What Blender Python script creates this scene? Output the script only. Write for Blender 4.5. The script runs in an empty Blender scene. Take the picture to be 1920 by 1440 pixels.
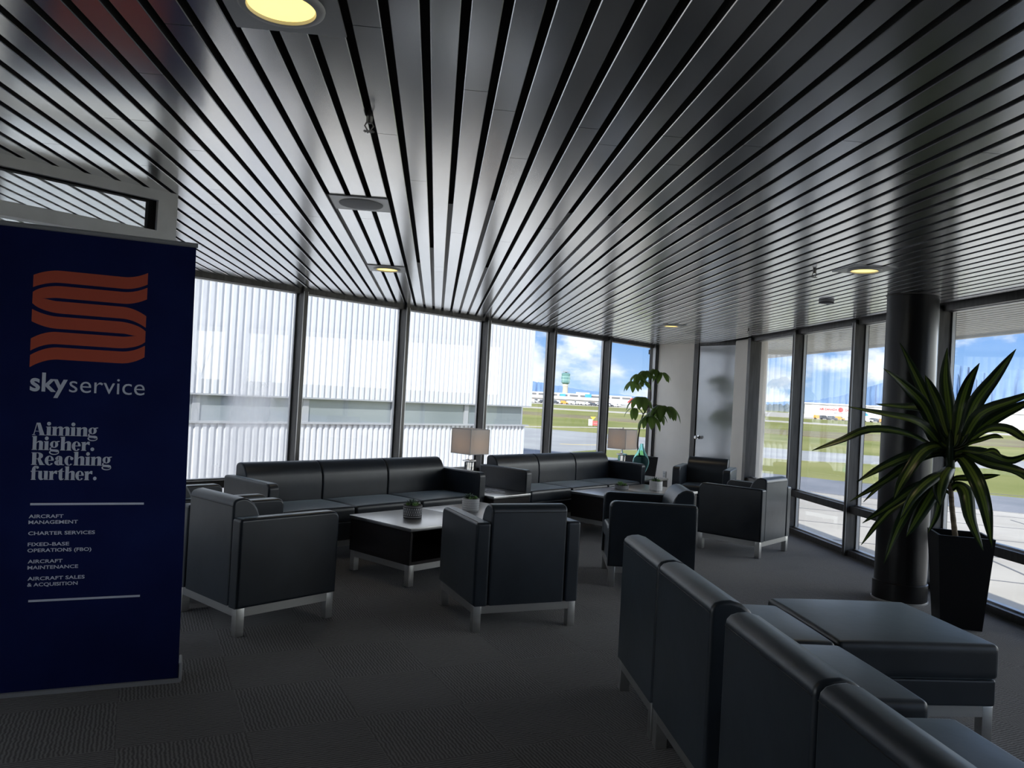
import bpy, bmesh, math, random
from mathutils import Vector, Matrix
random.seed(7)
S = bpy.context.scene
COL = S.collection
PI = math.pi

# ------------------------------------------------------------------ camera
def look(yaw, pitch, roll):
    cy, sy, cp, sp = math.cos(yaw), math.sin(yaw), math.cos(pitch), math.sin(pitch)
    f = Vector((sy*cp, cy*cp, sp)); r = Vector((cy, -sy, 0)); u = r.cross(f)
    c, s = math.cos(roll), math.sin(roll)
    r2 = c*r + s*u; u2 = -s*r + c*u
    return Matrix(((r2.x, u2.x, -f.x), (r2.y, u2.y, -f.y), (r2.z, u2.z, -f.z)))
cam_data = bpy.data.cameras.new('camera')
cam_data.sensor_width = 36.0
cam_data.lens = 1470.0/1920.0*36.0
cam_data.clip_start = 0.05
cam_data.clip_end = 40000
cam = bpy.data.objects.new('camera', cam_data)
COL.objects.link(cam)
cam.matrix_world = Matrix.Translation((0, 0, 1.5)) @ look(.09600, .014367, .054556).to_4x4()
S.camera = cam

# ------------------------------------------------------------------ exposure, world, sun
S.view_settings.view_transform = 'Standard'
S.view_settings.look = 'None'
S.view_settings.gamma = 1.0
S.view_settings.exposure = 0.75
S.view_settings.use_curve_mapping = False

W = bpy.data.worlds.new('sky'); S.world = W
W.use_nodes = True
nt = W.node_tree; N = nt.nodes; L = nt.links
for x in list(N): N.remove(x)
def nd(tree, kind, **kw):
    x = tree.nodes.new(kind)
    for k, v in kw.items():
        if k in x.inputs: x.inputs[k].default_value = v
        else: setattr(x, k, v)
    return x
tc = nd(nt, 'ShaderNodeTexCoord')
sep = nd(nt, 'ShaderNodeSeparateXYZ'); L.new(tc.outputs['Generated'], sep.inputs[0])
rz = nd(nt, 'ShaderNodeMapRange'); rz.inputs[1].default_value = 0.0; rz.inputs[2].default_value = 0.45
L.new(sep.outputs[2], rz.inputs[0])
ramp = nd(nt, 'ShaderNodeValToRGB')
e = ramp.color_ramp.elements
e[0].position = 0.0; e[0].color = (.36, .52, .74, 1)
e[1].position = 1.0; e[1].color = (.10, .22, .52, 1)
m_ = ramp.color_ramp.elements.new(.22); m_.color = (.15, .31, .64, 1)
L.new(rz.outputs[0], ramp.inputs[0])
mp = nd(nt, 'ShaderNodeMapping'); mp.inputs['Scale'].default_value = (1, 1, 1.9); mp.inputs['Location'].default_value = (.37, .12, .05)
L.new(tc.outputs['Generated'], mp.inputs[0])
n1 = nd(nt, 'ShaderNodeTexNoise', Scale=9.0, Detail=8.0, Roughness=.56); L.new(mp.outputs[0], n1.inputs['Vector'])
n2 = nd(nt, 'ShaderNodeTexNoise', Scale=2.6, Detail=2.0, Roughness=.5); L.new(mp.outputs[0], n2.inputs['Vector'])
mixn = nd(nt, 'ShaderNodeMath', operation='MULTIPLY_ADD'); mixn.inputs[1].default_value = .75
L.new(n1.outputs[0], mixn.inputs[0])
mul2 = nd(nt, 'ShaderNodeMath', operation='MULTIPLY'); mul2.inputs[1].default_value = .35
L.new(n2.outputs[0], mul2.inputs[0]); L.new(mul2.outputs[0], mixn.inputs[2])
cr = nd(nt, 'ShaderNodeMapRange'); cr.interpolation_type = 'SMOOTHSTEP'
cr.inputs[1].default_value = .545; cr.inputs[2].default_value = .66
L.new(mixn.outputs[0], cr.inputs[0])
shade = nd(nt, 'ShaderNodeTexNoise', Scale=16.0, Detail=4.0); L.new(mp.outputs[0], shade.inputs['Vector'])
ccol = nd(nt, 'ShaderNodeValToRGB')
ccol.color_ramp.elements[0].position = .35; ccol.color_ramp.elements[0].color = (.50, .57, .68, 1)
ccol.color_ramp.elements[1].position = .60; ccol.color_ramp.elements[1].color = (.92, .925, .94, 1)
L.new(shade.outputs[0], ccol.inputs[0])
mx = nd(nt, 'ShaderNodeMixRGB'); L.new(cr.outputs[0], mx.inputs[0]); L.new(ramp.outputs[0], mx.inputs[1]); L.new(ccol.outputs[0], mx.inputs[2])
# unseen sky on both sides brightened and whitened, added fill for the room
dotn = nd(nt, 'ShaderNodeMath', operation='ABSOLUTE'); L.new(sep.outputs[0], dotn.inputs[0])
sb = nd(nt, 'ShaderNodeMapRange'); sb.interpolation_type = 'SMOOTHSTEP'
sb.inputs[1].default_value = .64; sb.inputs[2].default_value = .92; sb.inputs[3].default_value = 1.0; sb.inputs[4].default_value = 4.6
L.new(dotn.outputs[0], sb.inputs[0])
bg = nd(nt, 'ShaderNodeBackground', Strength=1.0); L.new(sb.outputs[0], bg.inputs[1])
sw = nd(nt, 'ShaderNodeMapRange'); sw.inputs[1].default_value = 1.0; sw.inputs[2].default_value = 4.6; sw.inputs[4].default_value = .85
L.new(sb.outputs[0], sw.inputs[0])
fill_tint = nd(nt, 'ShaderNodeMixRGB'); fill_tint.inputs[2].default_value = (.64, .64, .62, 1); L.new(sw.outputs[0], fill_tint.inputs[0]); L.new(mx.outputs[0], fill_tint.inputs[1])
L.new(fill_tint.outputs[0], bg.inputs[0])
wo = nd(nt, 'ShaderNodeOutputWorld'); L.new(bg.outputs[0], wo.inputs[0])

sun_d = bpy.data.lights.new('sun', 'SUN'); sun_d.energy = 4.2; sun_d.angle = math.radians(.6); sun_d.color = (1, .965, .91)
sun = bpy.data.objects.new('sun', sun_d); COL.objects.link(sun)
sun.rotation_euler = Vector((-.25, -.78, .58)).to_track_quat('Z', 'Y').to_euler()

# ------------------------------------------------------------------ materials
def mat(name, col, rough=.5, metal=0.0, spec=.5, emit=None, estr=0.0, trans=0.0, ior=1.45):
    m = bpy.data.materials.new(name); m.use_nodes = True
    b = m.node_tree.nodes['Principled BSDF']
    b.inputs['Base Color'].default_value = (*col, 1); b.inputs['Roughness'].default_value = rough
    b.inputs['Metallic'].default_value = metal; b.inputs['Specular IOR Level'].default_value = spec
    b.inputs['Transmission Weight'].default_value = trans; b.inputs['IOR'].default_value = ior
    if emit: b.inputs['Emission Color'].default_value = (*emit, 1); b.inputs['Emission Strength'].default_value = estr
    return m
def bsdf(m): return m.node_tree.nodes['Principled BSDF']
def noise_var(m, c1, c2, scale, detail=4, coord='Object', bump=0.0, bscale=None, stretch=(1, 1, 1), lo=.35, hi=.65):
    t = m.node_tree; b = bsdf(m)
    tc = nd(t, 'ShaderNodeTexCoord'); mp = nd(t, 'ShaderNodeMapping'); mp.inputs['Scale'].default_value = stretch
    t.links.new(tc.outputs[coord], mp.inputs[0])
    n = nd(t, 'ShaderNodeTexNoise', Scale=scale, Detail=float(detail)); t.links.new(mp.outputs[0], n.inputs['Vector'])
    if c1:
        r = nd(t, 'ShaderNodeValToRGB'); r.color_ramp.elements[0].color = (*c1, 1); r.color_ramp.elements[1].color = (*c2, 1)
        r.color_ramp.elements[0].position = lo; r.color_ramp.elements[1].position = hi
        t.links.new(n.outputs[0], r.inputs[0]); t.links.new(r.outputs[0], b.inputs['Base Color'])
    if bump:
        n2 = nd(t, 'ShaderNodeTexNoise', Scale=bscale or scale, Detail=3.0); t.links.new(mp.outputs[0], n2.inputs['Vector'])
        bp = nd(t, 'ShaderNodeBump', Strength=bump, Distance=.01)
        t.links.new(n2.outputs[0], bp.inputs['Height']); t.links.new(bp.outputs[0], b.inputs['Normal'])
    return m

M = {}
M['leather'] = noise_var(mat('black_leather', (.014, .016, .019), .36, 0, .55), (.0085, .0125, .019), (.0155, .0215, .031), 3.0, 3, bump=.10, bscale=9.0)
bsdf(M['leather']).inputs['Sheen Weight'].default_value = .26; bsdf(M['leather']).inputs['Sheen Roughness'].default_value = .35; bsdf(M['leather']).inputs['Sheen Tint'].default_value = (.62, .76, .88, 1)
M['seam'] = mat('seam_thread', (.004, .004, .005), .6)
M['steel'] = noise_var(mat('brushed_steel', (.55, .55, .55), .34, 1.0), (.56, .56, .56), (.62, .62, .61), 25, 3, stretch=(.08, .08, 1))
M['espresso'] = noise_var(mat('espresso_laminate', (.012, .009, .010), .3, spec=.6), (.010, .008, .009), (.018, .014, .015), 8, 5, stretch=(1, 9, 9))
M['slat'] = mat('brushed_aluminium_slat', (.88, .88, .88), .20, .96)
noise_var(M['slat'], (.85, .855, .86), (.90, .90, .905), 1.6, 3, bump=.035, bscale=4.0, stretch=(3, .8, 1))
M['espresso_top'] = noise_var(mat('lacquered_tabletop', (.02, .018, .02), .29, spec=1.0), (.016, .014, .016), (.026, .024, .027), 8, 5, stretch=(1, 9, 9))
bsdf(M['espresso_top']).inputs['IOR'].default_value = 3.6
M['soffit'] = mat('beige_soffit_slat', (.82, .79, .71), .5)
M['gap'] = mat('black_ceiling_void', (.004, .004, .004), .9)
M['insert'] = mat('grey_gap_strip', (.06, .06, .062), .5)
M['bronze'] = noise_var(mat('dark_bronze_aluminium', (.10, .096, .092), .38, .5), (.085, .08, .077), (.115, .11, .105), 30, 2, stretch=(1, 1, .1))
M['alu'] = mat('pale_aluminium', (.5, .5, .5), .35, .8)
M['white_paint'] = noise_var(mat('white_painted_wall', (.8, .77, .73), .55), (.86, .81, .74), (.90, .85, .78), 3, 4)
M['white_frame'] = noise_var(mat('white_painted_frame', (.82, .82, .81), .45), (.76, .76, .75), (.85, .85, .84), 6, 6)
M['grey_wall'] = mat('grey_painted_wall', (.22, .22, .22), .7)
M['door_satin'] = noise_var(mat('satin_grey_door', (.62, .63, .64), .17, .55), (.61, .62, .63), (.64, .65, .66), 2, 2)
M['chrome'] = mat('chrome', (.75, .75, .75), .12, 1.0)
M['black_col'] = mat('black_column_paint', (.007, .007, .008), .28, spec=.4)
M['planter'] = mat('matte_black_planter', (.005, .005, .006), .5, spec=.3)
M['planter2'] = mat('charcoal_planter', (.035, .035, .04), .6)
M['soil'] = noise_var(mat('potting_soil', (.02, .015, .01), .95), (.012, .009, .007), (.03, .022, .015), 60, 4)
M['shade'] = mat('linen_lamp_shade', (.84, .82, .79), .85)
t_ = M['shade'].node_tree; b_ = bsdf(M['shade'])
tr_ = nd(t_, 'ShaderNodeBsdfTranslucent'); tr_.inputs[0].default_value = (.86, .83, .80, 1)
ms_ = nd(t_, 'ShaderNodeMixShader'); ms_.inputs[0].default_value = .68
t_.links.new(b_.outputs[0], ms_.inputs[1]); t_.links.new(tr_.outputs[0], ms_.inputs[2])
t_.links.new(ms_.outputs[0], t_.nodes['Material Output'].inputs[0])
M['bulb'] = mat('lamp_bulb', (1, .8, .6), .5, emit=(1, .62, .35), estr=3.0)
M['downlight'] = mat('warm_downlight_lens', (1, .85, .4), .4, emit=(1.0, .74, .22), estr=1.15)
M['white_ring'] = mat('white_light_ring', (.6, .6, .6), .35)
M['plate'] = mat('grey_ceiling_plate', (.40, .41, .42), .35, .5)
M['banner'] = noise_var(mat('navy_banner_fabric', (.006, .014, .085), .6, spec=.12), (.005, .010, .066), (.007, .014, .085), 3, 3)
M['orange'] = mat('orange_print', (.50, .085, .045), .55)
M['print'] = mat('pale_print', (.62, .66, .78), .55)
M['sprinkler'] = mat('dull_sprinkler_metal', (.16, .15, .14), .4, .8)
M['teal'] = mat('teal_glass', (.62, 1.0, .97), .02, 0, .5, trans=1.0, ior=1.12)
M['pot_grey'] = mat('grey_ceramic', (.42, .43, .45), .6)
M['pot_dark'] = mat('charcoal_ceramic', (.05, .05, .055), .6)
M['pot_white'] = mat('white_ceramic', (.62, .62, .62), .5)
M['succ'] = mat('succulent_green', (.16, .30, .10), .5)
M['succ2'] = mat('succulent_dark', (.05, .09, .06), .45)
M['bark'] = noise_var(mat('brown_bark', (.10, .06, .045), .8), (.07, .04, .03), (.16, .10, .07), 30, 4, stretch=(1, 1, .3))
M['cane'] = noise_var(mat('tan_cane_bark', (.22, .17, .11), .8), (.14, .10, .06), (.28, .22, .15), 60, 2, stretch=(.1, .1, 3))
M['paper'] = noise_var(mat('magazine_cover', (.30, .34, .40), .35), (.10, .12, .16), (.60, .62, .66), 22, 2)
M['plastic_white'] = mat('white_plastic', (.65, .65, .63), .4)
M['crystal'] = mat('crystal_glass', (.95, .97, .97), .02, 0, .5, trans=1.0, ior=1.45)

def leaf_mat(name, dark, light, stripe):
    m = mat(name, dark, .33); t = m.node_tree; b = bsdf(m)
    uv = nd(t, 'ShaderNodeUVMap'); sp = nd(t, 'ShaderNodeSeparateXYZ'); t.links.new(uv.outputs[0], sp.inputs[0])
    r = nd(t, 'ShaderNodeValToRGB'); el = r.color_ramp.elements
    el[0].position = 0; el[0].color = (*dark, 1); el[1].position = 1; el[1].color = (*dark, 1)
    if stripe:
        for p, c in ((.30, dark), (.36, light), (.47, light), (.5, dark), (.53, light), (.64, light), (.70, dark)):
            x = el.new(p); x.color = (*c, 1)
    else:
        for p, c in ((.47, dark), (.5, light), (.53, dark)):
            x = el.new(p); x.color = (*c, 1)
    t.links.new(sp.outputs[0], r.inputs[0]); t.links.new(r.outputs[0], b.inputs['Base Color'])
    tr = nd(t, 'ShaderNodeBsdfTranslucent'); t.links.new(r.outputs[0], tr.inputs[0])
    ms = nd(t, 'ShaderNodeMixShader'); ms.inputs[0].default_value = .48
    t.links.new(b.outputs[0], ms.inputs[1]); t.links.new(tr.outputs[0], ms.inputs[2])
    t.links.new(ms.outputs[0], t.nodes['Material Output'].inputs[0])
    return m
M['dracaena'] = leaf_mat('dracaena_leaf', (.022, .045, .020), (.17, .24, .05), True)
M['scheff'] = leaf_mat('umbrella_leaf', (.16, .26, .055), (.24, .34, .10), False)

def glass_mat(name, haze=0.0):
    m = bpy.data.materials.new(name); m.use_nodes = True; t = m.node_tree
    for x in list(t.nodes): t.nodes.remove(x)
    out = nd(t, 'ShaderNodeOutputMaterial')
    tr = nd(t, 'ShaderNodeBsdfTransparent'); tr.inputs[0].default_value = (.955, .97, .965, 1)
    gl = nd(t, 'ShaderNodeBsdfGlossy', Roughness=0.0); gl.inputs[0].default_value = (1, 1, 1, 1)
    lw = nd(t, 'ShaderNodeLayerWeight', Blend=.5)                  # facing term, the same from both sides of the pane
    pw_ = nd(t, 'ShaderNodeMath', operation='POWER'); pw_.inputs[1].default_value = 4.2
    fr = nd(t, 'ShaderNodeMath', operation='MULTIPLY_ADD'); fr.inputs[1].default_value = .93; fr.inputs[2].default_value = .035
    t.links.new(lw.outputs['Facing'], pw_.inputs[0]); t.links.new(pw_.outputs[0], fr.inputs[0])
    mx = nd(t, 'ShaderNodeMixShader')
    t.links.new(fr.outputs[0], mx.inputs[0]); t.links.new(tr.outputs[0], mx.inputs[1]); t.links.new(gl.outputs[0], mx.inputs[2])
    last = mx
    if haze:
        df = nd(t, 'ShaderNodeBsdfTranslucent'); df.inputs[0].default_value = (.9, .9, .9, 1)
        tc = nd(t, 'ShaderNodeTexCoord'); mp = nd(t, 'ShaderNodeMapping'); mp.inputs['Scale'].default_value = (1, 1, .25)
        t.links.new(tc.outputs['Object'], mp.inputs[0])
        n = nd(t, 'ShaderNodeTexNoise', Scale=2.2, Detail=5.0); t.links.new(mp.outputs[0], n.inputs['Vector'])
        mr = nd(t, 'ShaderNodeMapRange'); mr.inputs[1].default_value = .42; mr.inputs[2].default_value = .68; mr.inputs[4].default_value = haze
        t.links.new(n.outputs[0], mr.inputs[0])
        m2 = nd(t, 'ShaderNodeMixShader'); t.links.new(mr.outputs[0], m2.inputs[0]); t.links.new(mx.outputs[0], m2.inputs[1]); t.links.new(df.outputs[0], m2.inputs[2])
        last = m2
    t.links.new(last.outputs[0], out.inputs[0])
    return m
M['glass'] = glass_mat('window_glass')
M['glass_haze'] = glass_mat('smeared_window_glass', .38)

def carpet_mat():
    m = mat('charcoal_tile_carpet', (.03, .03, .033), .95, spec=.15); t = m.node_tree; b = bsdf(m)
    tc = nd(t, 'ShaderNodeTexCoord')
    def mapped(rot, sc=(1, 1, 1)):
        mp = nd(t, 'ShaderNodeMapping'); mp.inputs['Rotation'].default_value = (0, 0, rot); mp.inputs['Scale'].default_value = sc
        t.links.new(tc.outputs['Object'], mp.inputs[0]); return mp
    base = mapped(math.radians(-20))
    ck = nd(t, 'ShaderNodeTexChecker', Scale=2.0); t.links.new(base.outputs[0], ck.inputs['Vector'])
    def rib(rot):
        w = nd(t, 'ShaderNodeTexWave', Scale=19.0, Distortion=3.5, Detail=2.0); w.inputs['Detail Scale'].default_value = 1.6
        mp = mapped(rot); t.links.new(mp.outputs[0], w.inputs['Vector']); return w
    a, c = rib(math.radians(-20)), rib(math.radians(70))
    mxr = nd(t, 'ShaderNodeMixRGB'); t.links.new(ck.outputs['Fac'], mxr.inputs[0]); t.links.new(a.outputs[0], mxr.inputs[1]); t.links.new(c.outputs[0], mxr.inputs[2])
    fl = nd(t, 'ShaderNodeTexNoise', Scale=220.0, Detail=3.0); t.links.new(tc.outputs['Object'], fl.inputs['Vector'])
    big = nd(t, 'ShaderNodeTexNoise', Scale=1.2, Detail=4.0); t.links.new(tc.outputs['Object'], big.inputs['Vector'])
    add = nd(t, 'ShaderNodeMixRGB', blend_type='MULTIPLY'); add.inputs[0].default_value = .6
    t.links.new(mxr.outputs[0], add.inputs[1]); t.links.new(fl.outputs[0], add.inputs[2])
    ad2 = nd(t, 'ShaderNodeMixRGB'); ad2.inputs[0].default_value = .25
    t.links.new(add.outputs[0], ad2.inputs[1]); t.links.new(big.outputs[0], ad2.inputs[2])
    r = nd(t, 'ShaderNodeValToRGB'); r.color_ramp.elements[0].color = (.052, .051, .053, 1); r.color_ramp.elements[1].color = (.165, .162, .168, 1)
    r.color_ramp.elements[0].position = .12; r.color_ramp.elements[1].position = .75
    t.links.new(ad2.outputs[0], r.inputs[0]); t.links.new(r.outputs[0], b.inputs['Base Color'])
    bp = nd(t, 'ShaderNodeBump', Strength=.25, Distance=.005); t.links.new(add.outputs[0], bp.inputs['Height']); t.links.new(bp.outputs[0], b.inputs['Normal'])
    return m
M['carpet'] = carpet_mat()
bsdf(M['carpet']).inputs['Sheen Weight'].default_value = .14; bsdf(M['carpet']).inputs['Sheen Roughness'].default_value = .4
M['grass'] = noise_var(mat('airfield_grass', (.24, .30, .07), .9, spec=.1), (.17, .185, .05), (.27, .26, .10), .09, 8, stretch=(1, 1, 1))
M['dry_grass'] = noise_var(mat('dry_brown_grass', (.33, .25, .17), .9, spec=.1), (.19, .15, .10), (.25, .23, .12), .12, 7)
M['concrete'] = noise_var(mat('pale_concrete_apron', (.52, .49, .44), .85), (.38, .345, .295), (.48, .44, .385), .5, 8)
M['asphalt'] = noise_var(mat('pale_grey_asphalt', (.40, .40, .40), .9), (.27, .27, .27), (.34, .34, .33), .3, 8)
M['asphalt_dark'] = noise_var(mat('blue_grey_asphalt', (.27, .28, .31), .9), (.16, .17, .19), (.24, .24, .26), .4, 8)
M['joint'] = mat('dark_joint_line', (.14, .14, .15), .9)
M['yellow_paint'] = mat('yellow_marking', (.85, .60, .08), .8)
M['clad'] = mat('white_steel_cladding', (.54, .55, .58), .5, spec=.3)
M['band_glass'] = noise_var(mat('grey_strip_glazing', (.20, .23, .25), .06, 0, .8), (.17, .20, .22), (.24, .27, .29), .3, 2)
M['flash'] = mat('grey_flashing', (.30, .31, .33), .5)
M['beige_conc'] = mat('beige_concrete', (.50, .45, .38), .8)
M['tower_glass'] = mat('green_tower_glass', (.14, .27, .27), .15)
M['tower_pale'] = mat('pale_green_panel', (.35, .55, .52), .4)
M['white_bld'] = mat('white_building', (.55, .54, .52), .7)
M['white_roof'] = mat('white_roof', (.68, .67, .65), .6)
M['dark_open'] = mat('shadowed_opening', (.16, .16, .17), .8)
M['blue_panel'] = mat('bright_blue_panel', (.06, .32, .70), .5)
M['red'] = mat('red_paint', (.70, .05, .05), .5)
M['pink_red'] = mat('red_sign_face', (.75, .12, .12), .5)
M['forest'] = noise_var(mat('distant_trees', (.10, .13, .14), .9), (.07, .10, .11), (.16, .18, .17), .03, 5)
M['mountain'] = noise_var(mat('haze_blue_mountain', (.17, .30, .52), .95, spec=0), (.19, .29, .45), (.23, .34, .51), .0012, 6)  # distance haze is put into the blue base colour
M['snow'] = mat('snow_patch', (.9, .92, .95), .8)
M['v_white'] = mat('white_vehicle_paint', (.8, .8, .8), .4)
M['v_dark'] = mat('dark_vehicle_paint', (.08, .09, .11), .4)
M['v_orange'] = mat('orange_vehicle_paint', (.75, .32, .06), .4)
M['tyre'] = mat('black_tyre', (.02, .02, .02), .8)

# ------------------------------------------------------------------ mesh helpers
def tag(o, label=None, cat=None, group=None, kind=None):
    if label: o['label'] = label
    if cat: o['category'] = cat
    if group: o['group'] = group
    if kind: o['kind'] = kind
    return o
class MB:
    def __init__(s): s.v = []; s.f = []; s.m = []; s.uv = {}
    def add(s, verts, faces, mi=0):
        o = len(s.v); s.v += [tuple(v) for v in verts]
        for f in faces: s.f.append(tuple(o+i for i in f)); s.m.append(mi)
        return o
    def box(s, c, d, rz=0.0, mi=0, M4=None):
        x, y, z = d[0]/2, d[1]/2, d[2]/2
        vs = [Vector(p) for p in ((-x,-y,-z),(x,-y,-z),(x,y,-z),(-x,y,-z),(-x,-y,z),(x,-y,z),(x,y,z),(-x,y,z))]
        if rz: R = Matrix.Rotation(rz, 3, 'Z'); vs = [R @ v for v in vs]
        vs = [v + Vector(c) for v in vs]
        if M4: vs = [M4 @ v for v in vs]
        s.add(vs, [(0,3,2,1),(4,5,6,7),(0,1,5,4),(1,2,6,5),(2,3,7,6),(3,0,4,7)], mi)
        return s
    def seg(s, a, b, w, z0, z1, mi=0):
        """an upright slab along the floor line a-b, w thick"""
        a = Vector((a[0], a[1], 0)); b = Vector((b[0], b[1], 0)); d = (b-a)
        c = (a+b)/2
        return s.box((c.x, c.y, (z0+z1)/2), (d.length, w, z1-z0), math.atan2(d.y, d.x), mi)
    def rbox(s, c, d, r=.02, puff=0.0, n=3, mi=0, rz=0.0):
        h = [d[0]/2, d[1]/2, d[2]/2]; r = min(r, min(h)*.98)
        ax = []
        for k in range(3):
            co = [-h[k], -h[k]+.16*r, -h[k]+.5*r, -h[k]+r]
            inn = h[k]-r
            co += [-inn + 2*inn*i/(n+1) for i in range(1, n+1)]
            co += [h[k]-r, h[k]-.5*r, h[k]-.16*r, h[k]]
            ax.append(co)
        idx = {}; vs = []; R = Matrix.Rotation(rz, 3, 'Z')
        def vid(i, j, k):
            if (i, j, k) in idx: return idx[(i, j, k)]
            p = Vector((ax[0][i], ax[1][j], ax[2][k]))
            q = Vector([max(-(h[t]-r), min(h[t]-r, p[t])) for t in range(3)])
            dv = p-q
            if dv.length > 1e-9: p = q + dv.normalized()*r
            if puff:
                fx = max(0, 1-(p.x/h[0])**2); fy = max(0, 1-(p.y/h[1])**2)
                if p.z > 0: p.z += puff*(fx*fy)**.6*(p.z/h[2])
            p = R @ p + Vector(c)
            idx[(i, j, k)] = len(vs); vs.append(p); return idx[(i, j, k)]
        nx, ny, nz = len(ax[0])-1, len(ax[1])-1, len(ax[2])-1
        fs = []
        for i in range(nx):
            for j in range(ny):
                fs.append((vid(i,j,0), vid(i,j+1,0), vid(i+1,j+1,0), vid(i+1,j,0)))
                fs.append((vid(i,j,nz), vid(i+1,j,nz), vid(i+1,j+1,nz), vid(i,j+1,nz)))
        for i in range(nx):
            for k in range(nz):
                fs.append((vid(i,0,k), vid(i+1,0,k), vid(i+1,0,k+1), vid(i,0,k+1)))
                fs.append((vid(i,ny,k), vid(i,ny,k+1), vid(i+1,ny,k+1), vid(i+1,ny,k)))
        for j in range(ny):
            for k in range(nz):
                fs.append((vid(0,j,k), vid(0,j,k+1), vid(0,j+1,k+1), vid(0,j+1,k)))
                fs.append((vid(nx,j,k), vid(nx,j+1,k), vid(nx,j+1,k+1), vid(nx,j,k+1)))
        s.add(vs, fs, mi); return s
    def loft(s, prof, x0, x1, r=.02, k=4, mi=0):
        """closed profile (y,z), counter-clockwise seen from +x, swept from x0 to x1 with rounded ends"""
        n = len(prof); P = [Vector((a, b)) for a, b in prof]
        nor = []
        for i in range(n):
            a = (P[i]-P[i-1]); b = (P[(i+1) % n]-P[i])
            a = Vector((a.y, -a.x)).normalized() if a.length else Vector((0, 0)); b = Vector((b.y, -b.x)).normalized() if b.length else a
            m = (a+b); m = m/max(.3, m.length_squared)*2 if m.length else a
            if m.length > 1.6: m = m.normalized()*1.6
            nor.append(m)
        secs = []
        for i in range(k, -1, -1):
            a = i/k*PI/2; secs.append((x0 + r*(1-math.sin(a)), r*(1-math.cos(a))))
        for i in range(0, k+1):
            a = i/k*PI/2; secs.append((x1 - r*(1-math.sin(a)), r*(1-math.cos(a))))
        vs = []
        for x, ins in secs:
            for p, m in zip(P, nor):
                q = p - m*ins; vs.append((x, q.x, q.y))
        fs = []
        for a in range(len(secs)-1):
            for i in range(n):
                j = (i+1) % n; fs.append((a*n+i, (a+1)*n+i, (a+1)*n+j, a*n+j))
        fs.append(tuple(range(n))); fs.append(tuple((len(secs)-1)*n+i for i in reversed(range(n))))
        s.add(vs, fs, mi); return s
    def lathe(s, prof, seg=32, c=(0, 0, 0), mi=0, cap=True):
        n = len(prof); vs = []
        for i in range(seg):
            a = 2*PI*i/seg
            for r, z in prof: vs.append((c[0]+r*math.cos(a), c[1]+r*math.sin(a), c[2]+z))
        fs = []
        for i in range(seg):
            j = (i+1) % seg
            for k in range(n-1): fs.append((i*n+k, j*n+k, j*n+k+1, i*n+k+1))
        if cap:
            if prof[0][0] > 1e-6: fs.append(tuple(i*n for i in reversed(range(seg))))
            if prof[-1][0] > 1e-6: fs.append(tuple(i*n+n-1 for i in range(seg)))
        s.add(vs, fs, mi); return s
    def tube(s, pts, rad, seg=8, mi=0):
        P = [Vector(p) for p in pts]; n = len(P)
        rad = rad if isinstance(rad, (list, tuple)) else [rad]*n
        vs = []; up = Vector((0, 0, 1))
        prev = None
        for i, p in enumerate(P):
            t = (P[min(i+1, n-1)]-P[max(i-1, 0)]).normalized()
            if prev is None:
                a = t.cross(up); a = t.cross(Vector((1, 0, 0))) if a.length < .1 else a
            else: a = prev - t*prev.dot(t)
            a.normalize(); prev = a; b = t.cross(a)
            for q in range(seg):
                an = 2*PI*q/seg; vs.append(p + (a*math.cos(an)+b*math.sin(an))*rad[i])
        fs = [(i*seg+q, i*seg+(q+1) % seg, (i+1)*seg+(q+1) % seg, (i+1)*seg+q) for i in range(n-1) for q in range(seg)]
        fs.append(tuple(reversed(range(seg)))); fs.append(tuple((n-1)*seg+q for q in range(seg)))
        s.add(vs, fs, mi); return s
    def prism(s, poly, z0, z1, mi=0):
        n = len(poly)
        vs = [(a, b, z0) for a, b in poly] + [(a, b, z1) for a, b in poly]
        fs = [tuple(reversed(range(n))), tuple(range(n, 2*n))] + [(i, (i+1) % n, n+(i+1) % n, n+i) for i in range(n)]
        s.add(vs, fs, mi); return s
    def build(s, name, m, parent=None, smooth=None, loc=None, rz=None, wn=False, rec=True):
        me = bpy.data.meshes.new(name); me.from_pydata(s.v, [], s.f)
        for x in (m if isinstance(m, (list, tuple)) else [m]): me.materials.append(x)
        for p, mi in zip(me.polygons, s.m): p.material_index = mi
        if s.uv:
            ul = me.uv_layers.new(name='UVMap')
            for lp in me.loops: ul.data[lp.index].uv = s.uv.get(lp.vertex_index, (0, 0))
        bm = bmesh.new(); bm.from_mesh(me)
        if rec: bmesh.ops.recalc_face_normals(bm, faces=bm.faces)
        if smooth is not None:
            lim = math.radians(smooth)
            for f in bm.faces: f.smooth = True
            for ed in bm.edges:
                if len(ed.link_faces) == 2: ed.smooth = ed.calc_face_angle(0) < lim
        bm.to_mesh(me); bm.free()
        o = bpy.data.objects.new(name, me); COL.objects.link(o)
        if parent: o.parent = parent
        if loc: o.location = loc
        if rz is not None: o.rotation_euler.z = rz
        if wn:
            w = o.modifiers.new('normals', 'WEIGHTED_NORMAL'); w.keep_sharp = True; w.weight = 80
        return o
def empty(name, loc=(0, 0, 0), rz=0.0, label=None, cat=None, group=None, kind=None):
    o = bpy.data.objects.new(name, None); o.empty_display_size = .1; COL.objects.link(o)
    o.location = loc; o.rotation_euler.z = rz
    return tag(o, label, cat, group, kind)
def copy_tree(o, parent=None):
    c = o.copy(); COL.objects.link(c)
    if parent: c.parent = parent
    for ch in list(o.children): copy_tree(ch, c)
    return c
def struct(o): o['kind'] = 'structure'; return o

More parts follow.
